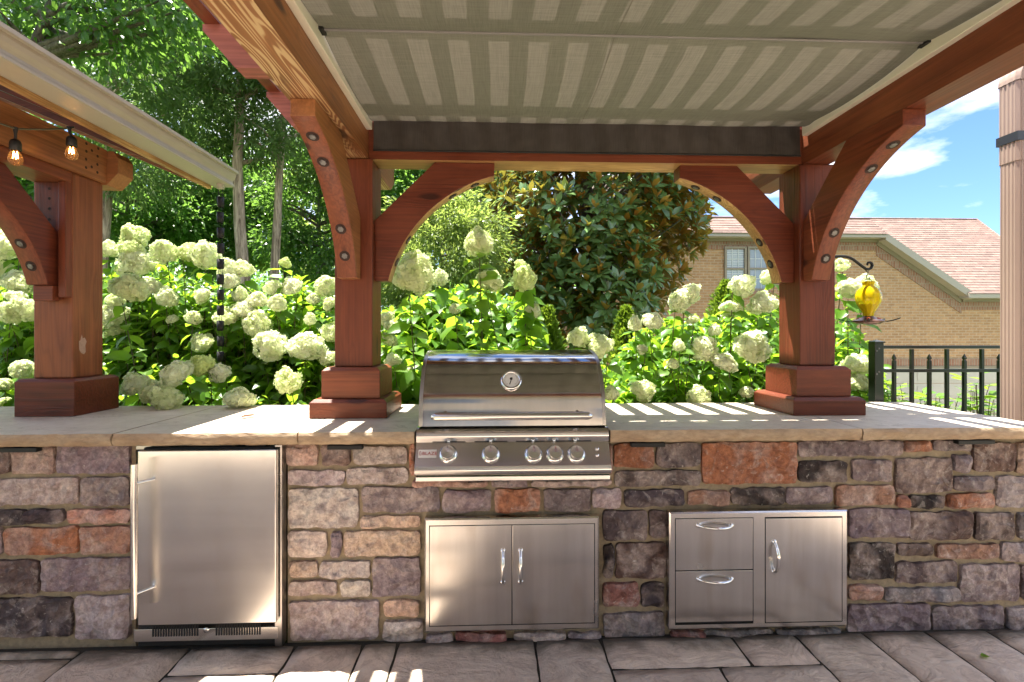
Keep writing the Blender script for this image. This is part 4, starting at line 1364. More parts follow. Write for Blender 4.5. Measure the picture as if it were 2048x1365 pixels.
while px0 + k * .1125 < 4.05:
    x = px0 + k * .1125
    tall = k % 2 == 1
    mb = MB()
    top = rz[0] - .0125 if tall else at(1788, 722, FY).z
    mb.box(x - .0085, x + .0085, FY - .0085, FY + .0085, .05, top)
    if not tall:
        z0 = top; w = .0095
        mb.lathe([(.0095, 0), (.007, .006), (.0115, .012), (.0125, .018), (.006, .032), (0, .044)], 4, Matrix.Translation((x, FY, z0)) @ Matrix.Rotation(math.pi / 4, 4, 'Z'), smooth=False)
    mb.build('picket', IRON, fence)
    k += 1

HK = .47
def hp_(zx, zy): return at(1640 + zx / 8.03, 490 + zy / 8.03, HK)
hook = thing('plant_hook', 'black curled iron hook arm on the right pergola post', 'hook', hp_(320, 190))
arm = MB()
pts = [Vector((RX + .0955, HK, hp_(320, 190).z - .004))] + [hp_(*q) for q in [(320, 190), (400, 190), (470, 205), (540, 240), (610, 295), (680, 350), (735, 388), (785, 395), (820, 375), (838, 335), (828, 298), (800, 282), (768, 290), (757, 312), (768, 330)]]
arm.tube(pts, [.0075] * 12 + [.007, .006, .005, .004], 8).build('arm', BLACK, hook)
MB().box(RX + .0952, RX + .099, HK - .018, HK + .018, pts[0].z - .07, pts[0].z + .07).build('wall_plate', BLACK, hook, .002)
feeder = thing('hummingbird_feeder', 'yellow glass hummingbird feeder hanging from the iron hook', 'bird feeder', hp_(778, 1275))
MB().tube([hp_(*q) for q in [(745, 395), (735, 410), (750, 432), (775, 428), (765, 460), (745, 510), (750, 540), (775, 550), (795, 540), (798, 522)]], .0026, 6).build('s_hook', BLACK, feeder)
MB().tube([hp_(*q) for q in [(690, 650), (688, 610), (705, 575), (740, 556), (778, 552), (815, 562), (835, 590), (838, 645)]], .0015, 6).build('bail_wire', BLACK, feeder)
yg = bpy.data.materials.new('yellow_glass'); yg.use_nodes = True
b_ = yg.node_tree.nodes['Principled BSDF']
b_.inputs['Base Color'].default_value = (.95, .72, .01, 1); b_.inputs['Transmission Weight'].default_value = .55; b_.inputs['Roughness'].default_value = .12; b_.inputs['IOR'].default_value = 1.25
ctr = hp_(778, 1150); mpp = (hp_(878, 1150) - hp_(778, 1150)).length / 100
prof_g = [(70, 1150), (74, 1100), (95, 1060), (135, 985), (160, 920), (170, 860), (165, 800), (140, 740), (105, 700), (80, 680), (78, 650), (88, 622), (86, 606), (76, 606), (70, 640), (72, 690), (98, 712), (132, 750), (154, 802)]
gm = MB(); nL = 40; V = []
for (r, zy) in prof_g:
    for kk in range(nL):
        a_ = 2 * math.pi * kk / nL
        rr = r * mpp * (1 + (.035 * math.cos(10 * a_) if 700 < zy < 1090 else 0))
        V.append((ctr.x + rr * math.cos(a_), ctr.y + rr * math.sin(a_), ctr.z + (1150 - zy) * mpp))
gm.add(V, [(i * nL + kk, i * nL + (kk + 1) % nL, (i + 1) * nL + (kk + 1) % nL, (i + 1) * nL + kk) for i in range(len(prof_g) - 1) for kk in range(nL)], True)
gm.build('bottle', yg, feeder)
nect = simple('amber_nectar', (.34, .13, .005), .2)
MB().lathe([(0, .0), (65 * mpp, 0), (70 * mpp, 55 * mpp), (128 * mpp, 165 * mpp), (142 * mpp, 186 * mpp), (0, 187 * mpp)], 32, Matrix.Translation(ctr)).build('nectar', nect, feeder)
tray = MB().lathe([(0, -118 * mpp), (60 * mpp, -128 * mpp), (150 * mpp, -118 * mpp), (208 * mpp, -85 * mpp), (215 * mpp, -72 * mpp), (200 * mpp, -66 * mpp), (150 * mpp, -45 * mpp), (75 * mpp, -8 * mpp), (70 * mpp, 4 * mpp), (0, 4 * mpp)], 36, Matrix.Translation(ctr)).build('tray', simple('bronze_tray', (.15, .075, .06), .3, .4), feeder)
for kk, a_ in enumerate((.35, 2.4, 4.0, 5.4)):
    c, s = math.cos(a_), math.sin(a_)
    MB().lathe([(.012, 0), (.010, .005), (.003, .007), (0, .006)], 12, frame(ctr + Vector((c * 130 * mpp, s * 130 * mpp, -40 * mpp)), (c * .4, s * .4, 1))).build('feeding_port', simple('red_port', (.42, .07, .02), .3) if kk == 0 else bpy.data.materials['red_port'], tray)
    q = ctr + Vector((0, 0, -70 * mpp))
    MB().tube([q + Vector((c * r - s * w, s * r + c * w, h)) * mpp for r, w, h in [(180, 18, 0), (230, 26, -14), (300, 30, 0), (385, 14, 30), (395, 0, 38), (380, -14, 30), (300, -26, 2), (230, -22, -12), (180, -14, 0)]], .0022, 5).build('perch_wire', BLACK, feeder)

# ================================================================== BRICK HOUSE
HY1 = HY0 = 11.0
house = thing('brick_house', 'tan brick house with brown shingle roof beyond the fence', 'house', (8, HY1, -2))
he1, he2 = at(1600, 473, HY1 - .3).z, at(1960, 593, HY0 - .3).z
mR = .85
GZh = -2.4
XA, XB, XC, XD = at(1215, 500, HY1).x, at(1752, 500, HY1).x, at(1922, 600, HY0).x, at(2180, 600, HY0).x
top1, top2 = he1 - .06, he2 - .06
def wall_part(name, A, B, za0, za1, zb0, zb1, mat, out=0.0, parent=house, thick=.12):
    """upright wall panel from A(x,y) to B(x,y); heights za0..za1 at A, zb0..zb1 at B; 'out' moves it to the viewer"""
    ya = HY1 - out
    V = [(A[0], ya, za0), (B[0], ya, zb0), (B[0], ya, zb1), (A[0], ya, za1)]
    V += [(x, y + thick, z) for x, y, z in V]
    mb = MB(); mb.add(V, [(0, 1, 2, 3), (7, 6, 5, 4), (0, 4, 5, 1), (1, 5, 6, 2), (2, 6, 7, 3), (3, 7, 4, 0)])
    return mb.build(name, mat, parent)
WA, WB, WC, WD = (XA, HY1), (XB, HY1), (XC, HY0), (XD, HY0)
wl_ = MB().prism([(XA, GZh), (XD, GZh), (XD, top2), (XC, top2), (XB, top1), (XA, top1)], HY1, HY1 + .15, 'y').build('wall', BRICK, house)
wo_ = wr_ = wl_
wall_part('soldier_course', WA, WB, top1 - .26, top1 - .04, top1 - .26, top1 - .04, BRICK_RED, .02, wl_)
wall_part('soldier_course', WB, WC, top1 - .40, top1 - .12, top2 - .40, top2 - .12, BRICK_RED, .02, wl_)
wall_part('soldier_course', WC, WD, top2 - .30, top2 - .08, top2 - .30, top2 - .08, BRICK_RED, .02, wl_)
wall_part('frieze', WA, WB, top1 - .03, top1 + .14, top1 - .03, top1 + .14, TRIM, .06)
wall_part('frieze', WB, (XC - .05, 0), top1 - .11, top1 + .10, top2 - .11, top2 + .10, TRIM, .06)
wall_part('frieze', WC, WD, top2 - .07, top2 + .1, top2 - .07, top2 + .1, TRIM, .06)
wall_part('gutter', WA, (XB + .03, HY1), he1 - .02, he1 + .11, he1 - .02, he1 + .11, TRIM_L, .33, house, .26)
wall_part('rake_board', (XB + .031, 0), (XC + .03, 0), he1 - .08, he1 + .13, he2 - .08, he2 + .13, TRIM_L, .30, house, .44)
wall_part('gutter', (XC - .12, HY0), WD, he2 - .05, he2 + .09, he2 - .05, he2 + .09, TRIM_L, .35, house, .28)
def roof_plane(x0, x1a, x1b, zeave, name):
    """stepped shingle courses rising away from the eave; x1a right end at the eave, x1b at the ridge"""
    y0 = HY1 - .36; zf = lambda y: zeave + .06 + mR * (y - y0)
    yr = y0
    while at(1700, 438, yr).z > zf(yr) or yr < y0 + .3: yr += .02
    rm = MB(); y = y0
    while y < yr - 1e-4:
        y2 = min(y + .105, yr)
        f0, f1 = (y - y0) / (yr - y0), (y2 - y0) / (yr - y0)
        a1, b1 = x1a + (x1b - x1a) * f0, x1a + (x1b - x1a) * f1
        xs_ = x0 if (name == 'upper_roof' or y > HY1 + .16) else XC - .10
        rm.add([(xs_, y, zf(y) + .016), (a1, y, zf(y) + .016), (b1, y2, zf(y2) + .002), (xs_, y2, zf(y2) + .002), (xs_, y, zf(y) - .001), (a1, y, zf(y) - .001)], [(0, 1, 2, 3), (4, 5, 1, 0)])
        y = y2
    # far slope and hip
    rm.add([(x0, yr, zf(yr)), (x1b, yr, zf(yr)), (x1a, 2 * yr - y0, zeave), (x0, 2 * yr - y0, zeave), (x1a, y0, zf(y0))], [(0, 1, 2, 3)] + ([(4, 2, 1)] if x1a != x1b else []))
    o = rm.build(name, SHINGLE, house)
    MB().tube([(x0, yr, zf(yr) + .005), (x1b, yr, zf(yr) + .005)], .035, 6).build('ridge_cap', SHINGLE, o)
    if x1b != x1a: MB().tube([(x1b, yr, zf(yr) + .005), (x1a, y0, zf(y0) + .012)], .035, 6).build('hip_cap', SHINGLE, o)
    return yr
yq = roof_plane(XA - .3, XB + .05, XB + .05, he1, 'upper_roof')
yq2 = roof_plane(XB + .06, at(2150, 597, HY1 - .36).x, at(1942, 437, 14.2).x, he2, 'roof')
CONC = simple('pale_concrete', (.52, .47, .40), .85, var=.2, bumpy=.3, scale=8)
dw_ = MB().box(2.5, 22, 8.6, 10.9, -1.80, -1.785).build('bounce_driveway', CONC)  # pale sheet added to bounce warm light onto the brick wall
tag(dw_, kind='structure')
# windows
def window(px0, px1, py0, py1, blinds, parent):
    yw = HY1 - .01
    A, B = at(px0, py1, yw), at(px1, py0, yw)
    w = MB()
    t_ = .06
    for (xa, xb, za, zb) in ((A.x, B.x, B.z - t_, B.z), (A.x, B.x, A.z, A.z + t_), (A.x, A.x + t_, A.z + t_, B.z - t_), (B.x - t_, B.x, A.z + t_, B.z - t_)):
        w.box(xa, xb, yw - .05, yw + .02, za, zb)
    wn_ = w.build('window', TRIM, parent)
    zm_ = (A.z + B.z) / 2
    MB().box(A.x + t_, B.x - t_, yw - .04, yw + .005, zm_ - .025, zm_ + .025).build('meeting_rail', TRIM, wn_)
    MB().box(A.x + t_ + .001, B.x - t_ - .001, yw - .008, yw + .004, A.z + t_ + .001, B.z - t_ - .001).build('glass', GLASS, wn_)
    m_ = MB()
    for f in (1 / 3, 2 / 3):
        x = A.x + t_ + (B.x - A.x - 2 * t_) * f
        m_.box(x - .011, x + .011, yw - .016, yw - .0085, A.z + t_, zm_ - .0255); m_.box(x - .011, x + .011, yw - .016, yw - .0085, zm_ + .0255, B.z - t_)
    for za, zb in ((A.z + t_, zm_), (zm_, B.z - t_)):
        z = (za + zb) / 2; m_.box(A.x + t_, B.x - t_, yw - .0165, yw - .0088, z - .011, z + .011)
    m_.build('muntins', BLIND, wn_)
    if blinds:
        z = A.z + t_ + .02; b2 = MB()
        while z < B.z - t_:
            b2.box(A.x + t_ + .01, B.x - t_ - .01, yw - .0082, yw - .0081 + .0005, z, z + .026); z += .048
        tag(b2.build('blind_slats', BLIND, wn_), kind='stuff')
    return A, B
wA, wB = window(1448, 1492, 494, 582, True, wl_)
window(1494, 1538, 494, 582, False, wl_)
MB().box(wA.x - .05, at(1542, 540, HY1).x, HY1 - .09, HY1 + .01, wA.z - .09, wA.z - .002).build('window_sill', BRICK_RED, wl_)
# garage doors
gtop = at(1850, 737, HY1).z
for (A, B) in (((at(1764, 740, HY1).x, HY1), (at(2015, 740, HY1).x, HY1)),):
    pr = wo_ if B[0] < XC else wr_
    wall_part('lintel', A, B, gtop + .06, gtop + .28, gtop + .06, gtop + .28, BRICK_RED, .02, pr)
    fr_ = wall_part('garage_frame', A, B, gtop, gtop + .055, gtop, gtop + .055, TRIM, .04, pr)
    for s in range(5):
        wall_part('garage_panel', A, B, gtop - .43 * (s + 1) + .015, gtop - .43 * s, gtop - .43 * (s + 1) + .015, gtop - .43 * s, GARAGE, .012, pr)
        for q in range(4):
            f0, f1 = (q + .1) / 4, (q + .9) / 4
            A2 = (A[0] + (B[0] - A[0]) * f0, A[1] + (B[1] - A[1]) * f0); B2 = (A[0] + (B[0] - A[0]) * f1, A[1] + (B[1] - A[1]) * f1)
            wall_part('raised_panel', A2, B2, gtop - .43 * (s + 1) + .09, gtop - .43 * s - .08, gtop - .43 * (s + 1) + .09, gtop - .43 * s - .08, GARAGE, .026, pr, .02)

# ================================================================== PLANTS
T_HYD = (np.array([(0, 0, 0), (-.25, .30, .07), (0, .32, 0), (.25, .30, .07), (-.22, .66, .05), (0, .68, -.03), (.22, .66, .05), (0, 1.0, -.16)]),
         np.array([(0, 2, 1), (0, 3, 2), (1, 2, 5), (1, 5, 4), (2, 3, 6), (2, 6, 5), (4, 5, 7), (5, 6, 7)]))
T_MAG = (np.array([(0, 0, 0), (-.16, .28, .035), (0, .30, 0), (.16, .28, .035), (-.20, .64, .03), (0, .66, -.015), (.20, .64, .03), (0, 1.0, -.06)]), T_HYD[1])
T_DIA = (np.array([(0, 0, 0), (.30, .48, .08), (0, 1, -.08), (-.30, .48, .08)]), np.array([(0, 1, 2), (0, 2, 3)]))
T_NAR = (np.array([(0, 0, 0), (.17, .45, .05), (0, 1, -.1), (-.17, .45, .05)]), T_DIA[1])
T_SPR = (np.array([(0, 0, 0), (.13, .4, .03), (0, 1, .0), (-.13, .4, .03)]), T_DIA[1])


def unit(a):
    return a / np.maximum(np.linalg.norm(a, axis=-1, keepdims=True), 1e-9)


def frames(D, Nr):
    D = unit(D); Nr = Nr - (Nr * D).sum(-1, keepdims=True) * D; Nr = unit(Nr)
    S = np.cross(D, Nr)
    return S, D, Nr


def leaf_mesh_arrays(P, D, Nr, sc, tpl):
    TV, TF = tpl
    S, D, Nr = frames(D, Nr)
    V = P[:, None, :] + sc[:, None, None] * (TV[None, :, 0:1] * S[:, None, :] + TV[None, :, 1:2] * D[:, None, :] + TV[None, :, 2:3] * Nr[:, None, :])
    k = len(TV)
    Fc = TF[None] + (np.arange(len(P)) * k)[:, None, None]
    return V.reshape(-1, 3), Fc.reshape(-1, 3)


def leaf_objects(P, D, Nr, sc, me, parent, name='leaf'):
    S, D, Nr = frames(D, Nr)
    for i in range(len(P)):
        M = Matrix(((S[i, 0], D[i, 0], Nr[i, 0], P[i, 0]), (S[i, 1], D[i, 1], Nr[i, 1], P[i, 1]), (S[i, 2], D[i, 2], Nr[i, 2], P[i, 2]), (0, 0, 0, 1))) @ Matrix.Diagonal((sc[i], sc[i], sc[i], 1))
        link_mesh(name, me, parent, M)


def ellipsoid_clumps(c, rad, n, r0, r1, rg, zmin=None, shell=.45):
    d = unit(rg.normal(size=(n, 3))); t = rg.uniform(shell ** 3, 1, n) ** (1 / 3)
    P = np.array(c) + d * t[:, None] * np.array(rad)
    if zmin is not None: P = P[P[:, 2] > zmin]
    return P, rg.uniform(r0, r1, len(P))


def crown_leaves(CP, CR, per, rg, lift=.15, center=None, up=.6, droop=.0):
    n = len(CP)
    idx = np.repeat(np.arange(n), per)
    m = len(idx)
    d = unit(rg.normal(size=(m, 3))); t = rg.uniform(0, 1, m) ** .5
    P = CP[idx] + d * (t * CR[idx])[:, None] * np.array([1, 1, .62])
    out = d + (unit(CP[idx] - center) * .6 if center is not None else 0)
    D = unit(out + rg.normal(size=(m, 3)) * .5 + np.array([0, 0, -droop]))
    Nr = unit(rg.normal(size=(m, 3)) * .55 + np.array([0, 0, up]))
    return P, D, Nr


def make_tree(name, label, trunk, r0, bark, clumps, per, size, mat, tpl, rg, group=None, limbs=14, up=.6, droop=.0, cat='tree', center=None):
    CP, CR = clumps
    t = thing(name, label, cat, trunk[0], group)
    tr = MB(); npt = len(trunk)
    tr.tube(trunk, [r0 * (1.25 if i == 0 else 1) * (1 - .75 * i / (npt - 1)) for i in range(npt)], 10)
    tr.build('trunk', bark, t)
    top = Vector(trunk[-1]); zt = top.z
    lb = MB()
    order = rg.permutation(len(CP))[:limbs]
    for i in order:
        q = Vector(CP[i]); hz = max(trunk[0][2] + (.5 if limbs == 10 else .35) * (zt - trunk[0][2]), min(zt, q.z - .35 * (q - Vector((top.x, top.y, q.z))).length))
        f = (hz - trunk[0][2]) / max(1e-3, zt - trunk[0][2]); k = min(npt - 2, int(f * (npt - 1))); ff = f * (npt - 1) - k
        s = Vector(trunk[k]).lerp(Vector(trunk[k + 1]), min(1, ff))
        mid = s.lerp(q, .5) + Vector((0, 0, .12 * (q - s).length)) * (1 - 2 * droop)
        MB().tube([s, mid, q], [r0 * .36, r0 * .2, r0 * .06], 6).build('limb', bark, t)
    P, D, Nr = crown_leaves(CP, CR, per, rg, center=np.array(center) if center is not None else CP.mean(0), up=up, droop=droop)
    sc = size * rg.uniform(.65, 1.25, len(P))
    V, Fc = leaf_mesh_arrays(P, D, Nr, sc, tpl)
    tag(add_np('crown', V, Fc, mat, t), kind='stuff')
    return t


def vtrunk(x, y, z0, z1, lean=(0, 0), n=7, wob=.05, rg=rng):
    return [(x + lean[0] * i / (n - 1) + rg.normal() * wob * (i > 0), y + lean[1] * i / (n - 1), z0 + (z1 - z0) * i / (n - 1)) for i in range(n)]


# ---- hydrangeas
def bloom_mesh(seed, elong):
    rg = np.random.default_rng(seed)
    n = 560
    k = np.arange(n) + .5
    ph = np.arccos(1 - 1.86 * k / n); th = np.pi * (1 + 5 ** .5) * k
    d = np.stack([np.cos(th) * np.sin(ph), np.sin(th) * np.sin(ph), np.cos(ph)], -1)
    # panicle: broad below, blunt tip, lumpy
    lump = np.array([mnoise.noise(Vector(q * 2.3 + seed)) for q in d]) * .30
    shp = np.array([1, 1, elong])
    taper = np.where(d[:, 2] > 0, 1 - .28 * d[:, 2] ** 1.5, 1)
    P = d * shp * (.87 + lump)[:, None]; P[:, :2] *= taper[:, None]; P[:, 2] *= np.where(P[:, 2] < 0, .62, 1)
    Nr = unit(d / shp + rg.normal(size=(n, 3)) * .42)
    ref = unit(rg.normal(size=(n, 3)))
    S, D, Nr = frames(np.cross(Nr, ref), Nr)
    sz = rg.uniform(.105, .175, n)
    V, Fc = [], []
    a0 = rg.uniform(0, np.pi, n)
    for q in range(4):
        a = a0 + q * np.pi / 2
        u = np.cos(a)[:, None] * S + np.sin(a)[:, None] * D; v = -np.sin(a)[:, None] * S + np.cos(a)[:, None] * D
        base = len(V) * n
        for (x, y, z) in ((0, 0, 0), (.62, -.48, .10), (1.0, 0, .02), (.62, .48, .10)):
            V.append(P + sz[:, None] * (u * x + v * y + Nr * z))
    V = np.stack(V, 0)          # (16, n, 3)
    V = V.transpose(1, 0, 2).reshape(-1, 3)
    Fc = []
    for i in range(n):
        for q in range(4):
            b = i * 16 + q * 4
            Fc += [(b, b + 1, b + 2), (b, b + 2, b + 3)]
    # inner core
    cv, cf = [], []
    m1, m2 = 8, 12
    for i in range(m1 + 1):
        for j in range(m2):
            p1 = math.pi * i / m1; t1 = 2 * math.pi * j / m2
            q = np.array([math.cos(t1) * math.sin(p1), math.sin(t1) * math.sin(p1), math.cos(p1)]) * np.array([.66, .66, .66 * elong])
            if q[2] < 0: q[2] *= .6
            if q[2] > 0: q[:2] *= 1 - .28 * (math.cos(p1)) ** 1.5
            cv.append(q)
    b0 = len(V)
    for i in range(m1):
        for j in range(m2):
            a, b, c, d_ = b0 + i * m2 + j, b0 + i * m2 + (j + 1) % m2, b0 + (i + 1) * m2 + (j + 1) % m2, b0 + (i + 1) * m2 + j
            cf += [(a, d_, c), (a, c, b)]
    return np_mesh('flower_head', np.vstack([V, np.array(cv)]), np.array(list(Fc) + cf), BLOOM)


BLOOMS = [bloom_mesh(3, 1.0), bloom_mesh(5, 1.3), bloom_mesh(8, .85), bloom_mesh(13, 1.5), bloom_mesh(21, 1.12), bloom_mesh(34, 1.2), bloom_mesh(55, .95)]
HEADS = [  # photo x, y, size, optional depth, optional greenness
    (21, 494, 66), (36, 568, 62), (20, 626, 46), (62, 623, 44), (45, 740, 46), (10, 771, 34), (7, 807, 28), (35, 598, 44), (3, 540, 40),
    (272, 478, 56, None, .7), (262, 499, 46, None, .8), (275, 530, 74), (217, 502, 38), (257, 581, 74, .86, .6), (300, 574, 40), (329, 507, 54), (375, 509, 40, None, .7), (411, 513, 60),
    (461, 544, 50), (486, 542, 45), (461, 563, 36), (334, 599, 40), (406, 593, 36), (231, 633, 50), (231, 602, 36), (227, 661, 40, None, .6), (387, 638, 30), (406, 688, 46),
    (451, 637, 50), (492, 622, 50), (515, 650, 62), (544, 695, 66), (613, 695, 72), (585, 575, 44), (547, 578, 36), (515, 602, 40), (554, 609, 40), (570, 528, 26, None, 1.0),
    (654, 575, 46), (661, 609, 32), (661, 667, 42), (658, 719, 38), (355, 752, 66, .73, .3), (406, 733, 46, .85, 1.0), (272, 771, 52, .80, .4), (312, 788, 50, .74, .5), (337, 803, 56, .64, .6),
    (479, 800, 56, .66, .35), (577, 766, 50, .84, .6), (441, 750, 42, .9), (382, 733, 32, .95), (627, 599, 27), (480, 592, 30), (345, 640, 26), (620, 640, 24),
    (827, 556, 84, .86, .55), (958, 490, 62, .95, .5), (881, 559, 34, 1.3), (980, 564, 56, 1.0, .5), (1048, 562, 50, 1.1, .8), (1044, 538, 32, 1.15, .8), (1065, 623, 34), (783, 655, 36), (772, 640, 30), (777, 680, 36),
    (786, 723, 34), (819, 742, 22), (910, 619, 28), (1156, 678, 46, .95), (1202, 695, 58, .9),
    (1358, 604, 50), (1379, 590, 42), (1482, 575, 52), (1525, 611, 58), (1462, 620, 42), (1538, 555, 38), (1429, 663, 27), (1408, 698, 58), (1448, 727, 56), (1503, 695, 72, .88, .3),
    (1398, 795, 50), (1493, 785, 28), (1358, 694, 26), (1305, 643, 44), (1270, 651, 30), (1283, 785, 50), (1222, 790, 34), (1285, 700, 22), (1345, 730, 24), (1385, 640, 26),
    (1702, 580, 56, 1.15), (1727, 575, 44, 1.2), (1682, 533, 34, 1.3), (1713, 733, 52, 1.0), (1718, 766, 46, .95), (1690, 770, 40, 1.1)]
SHRUBS = [(-3.25, 1.35, 'white hydrangea bush at the far left behind the pavilion post', (-30, 130)),
          (-2.55, 1.30, 'hydrangea bush drooping over the counter just right of the pavilion post', (130, 330)),
          (-1.85, 1.35, 'white hydrangea bush around the hanging rain chain', (330, 505)),
          (-1.25, 1.25, 'hydrangea bush with paired white blooms beside the left pergola post', (505, 715)),
          (-.45, 1.25, 'tall hydrangea bush between the left pergola post and the grill', (745, 930)),
          (.12, 1.30, 'hydrangea bush rising directly behind the grill hood', (930, 1095)),
          (.72, 1.20, 'low hydrangea bush peeking over the right corner of the grill', (1120, 1255)),
          (1.15, 1.30, 'hydrangea bush behind the counter midway between grill and right post', (1255, 1420)),
          (1.72, 1.30, 'hydrangea bush hugging the left side of the right pergola post', (1420, 1590)),
          (2.25, 1.35, 'hydrangea bush behind the bird feeder and fence post', (1660, 1750))]
TOPS = ([-40, 130, 240, 330, 420, 520, 600, 690, 745, 800, 900, 1000, 1075, 1100, 1130, 1230, 1270, 1340, 1440, 1560, 1600, 1660, 1700, 1765],
        [560, 560, 545, 540, 560, 575, 560, 600, 640, 610, 575, 585, 640, 735, 745, 730, 670, 640, 635, 605, 640, 640, 640, 745])
HYD_ME = np_mesh('leaf', T_HYD[0], T_HYD[1], HYD_LEAF, smooth=True)
shrub_groups = [[] for _ in SHRUBS]
for h in HEADS:
    px, py, sz = h[0], h[1], h[2]
    dep = h[3] if len(h) > 3 else None; green = h[4] if len(h) > 4 and h[4] is not None else random.uniform(.05, .45)
    y = dep if dep else min(1.35, max(.84, .84 + .42 * (800 - py) / 260 + random.uniform(-.08, .05)))
    if not dep and px < 700: y += .20
    best = min(range(len(SHRUBS)), key=lambda i: 0 if SHRUBS[i][3][0] <= px < SHRUBS[i][3][1] else min(abs(px - SHRUBS[i][3][0]), abs(px - SHRUBS[i][3][1])))
    shrub_groups[best].append((px, py, sz, y, green))
for si_, (bx, by, lab, rng_px) in enumerate(SHRUBS):
    rg = np.random.default_rng(100 + si_)
    sh = thing('hydrangea_bush', lab, 'hydrangea', (bx, by, 0), 'hydrangea bushes behind the counter')
    stems = MB(); LP, LD, LN, LS = [], [], [], []
    ends = []
    for (px, py, sz, y, green) in shrub_groups[si_]:
        p = at(px, py, y); depth = (y + DIST) * math.cos(YAW) + p.x * math.sin(YAW); rad = sz / 2 * depth / F_PX
        axis = Vector((rg.normal() * .45, -.25 + rg.normal() * .35, .85)).normalized()
        me = BLOOMS[int(rg.integers(0, 7))]
        M = frame(p, axis) @ Matrix.Rotation(rg.uniform(0, 6), 4, 'Z') @ Matrix.Diagonal((rad * rg.uniform(.88, 1.12), rad * rg.uniform(.88, 1.12), rad * rg.uniform(.85, 1.08), 1))
        o = link_mesh('flower_head', me, sh, M)
        w = Vector((.93, .93, .83)); g_ = Vector((.66, .77, .28)); cc = w.lerp(g_, green)
        o.color = (*cc, 1)
        ends.append((p - axis * rad * .75, True))
    span = rng_px[1] - rng_px[0]
    nf = int(span * 1.2) + 20
    for k in range(nf):
        px = rg.uniform(rng_px[0] - 12, rng_px[1] + 12)
        tp_ = np.interp(px, TOPS[0], TOPS[1])
        py = tp_ + (830 - tp_) * rg.uniform(0, 1) ** 1.15
        hf = (830 - py) / (830 - tp_)
        ends.append((at(px, py, .86 + (.13 if px < 700 else 0) + .75 * hf + rg.uniform(-.05, .30)), False))
    for (e, isb) in ends:
        b0 = Vector((bx + rg.normal() * .16 + (e.x - bx) * .35, min(1.6, max(1.0, by + rg.normal() * .14)), 0))
        mid = b0.lerp(e, .55) + Vector(((e.x - b0.x) * .12, (e.y - b0.y) * .1, .10))
        pts = []
        for q in range(7):
            t = q / 6
            pts.append(b0 * (1 - t) ** 2 + mid * 2 * t * (1 - t) + e * t * t)
        stems.tube(pts, [.006 - .0035 * q / 6 for q in range(7)], 5, False)
        L = (e - b0).length; nl = max(3, int(L * .72 / .078))
        turn = rg.uniform(0, 3)
        for q in range(nl):
            t = 1 - (.01 + .68 * q / nl) if isb else 1 - (.0 + .70 * q / nl)
            P = b0 * (1 - t) ** 2 + mid * 2 * t * (1 - t) + e * t * t
            if P.y < .80 and P.z < CT + .03: continue
            for s in (0, 1):
                a = turn + q * 1.57 + s * math.pi + rg.normal() * .25
                dz = rg.uniform(-1.0, .15)
                LP.append(P); LD.append((math.cos(a), math.sin(a), dz)); LN.append((math.cos(a) * .5 + rg.normal() * .4, math.sin(a) * .5 - .35 + rg.normal() * .4, .75)); LS.append(rg.uniform(.08, .145) * (1.3 if si_ in (4, 5) else 1) * (.75 if (q == 0 and not isb) else 1))
            if q == 0 and not isb:
                for s in range(2):
                    a = rg.uniform(0, 6); LP.append(P); LD.append((math.cos(a) * .6, math.sin(a) * .6, .7)); LN.append((-math.cos(a), -math.sin(a), .7)); LS.append(rg.uniform(.05, .08))
    stems.build('stems', STEM, sh)
    LP, LD, LN, LS = map(np.array, (LP, LD, LN, LS))
    tip = LP + unit(LD) * LS[:, None]
    ok = ~((tip[:, 1] < .77) & (tip[:, 2] < CT + .02))
    LP, LD, LN, LS, tip = LP[ok], LD[ok], LN[ok], LS[ok], tip[ok]
    vis = np.where(LP[:, 2] > .98)[0]
    near = vis[np.argsort(LP[vis, 1] - .25 * LP[vis, 2])][:70]
    rest = np.setdiff1d(np.arange(len(LP)), near)
    V, Fc = leaf_mesh_arrays(LP[rest], LD[rest], LN[rest], LS[rest], T_HYD)
    tag(add_np('foliage', V, Fc, HYD_LEAF, sh, smooth=True), kind='stuff')
    leaf_objects(LP[near], LD[near], LN[near], LS[near], HYD_ME, sh)

# ---- little cone conifers
def arborvitae(px, py_top, width_px, y, label, seed):
    rg = np.random.default_rng(seed)
    top = at(px, py_top, y); base = Vector((top.x, y, float(ground_z(top.x, y))))
    rad = width_px / 2 * (y + DIST) / F_PX; H = top.z - base.z
    t = thing('arborvitae', label, 'conifer shrub', base, 'small cone conifers behind the hydrangeas')
    MB().tube([base, base.lerp(top, .9)], [.03, .006], 7).build('trunk', GREY_BARK, t)
    n = 6500
    h = rg.uniform(0, 1, n) ** .8; a = rg.uniform(0, 2 * np.pi, n)
    rr = rad * 1.25 * (1 - h) ** .62 * (.78 + .3 * np.sin(a * 5 + h * 17) * np.sin(h * 40 + a * 2)) * rg.uniform(.55, 1.05, n)
    P = np.stack([base.x + rr * np.cos(a), base.y + rr * np.sin(a), base.z + h * H * .985], -1)
    D = np.stack([np.cos(a), np.sin(a), rg.uniform(.5, 1.6, n)], -1) + rg.normal(size=(n, 3)) * .35
    V, Fc = leaf_mesh_arrays(P, D, unit(rg.normal(size=(n, 3))), rg.uniform(.03, .065, n), (T_DIA[0] * np.array([.75, 1, 1]), T_DIA[1]))
    tag(add_np('crown', V, Fc, ARB_LEAF, t), kind='stuff')
arborvitae(1096, 612, 118, 2.3, 'bright green cone conifer just left of the grill-side hydrangeas', 31)
arborvitae(1252, 612, 120, 2.6, 'cone conifer in front of the magnolia above the grill\'s right corner', 32)
arborvitae(1452, 560, 170, 3.0, 'broad cone conifer below the house window', 33)

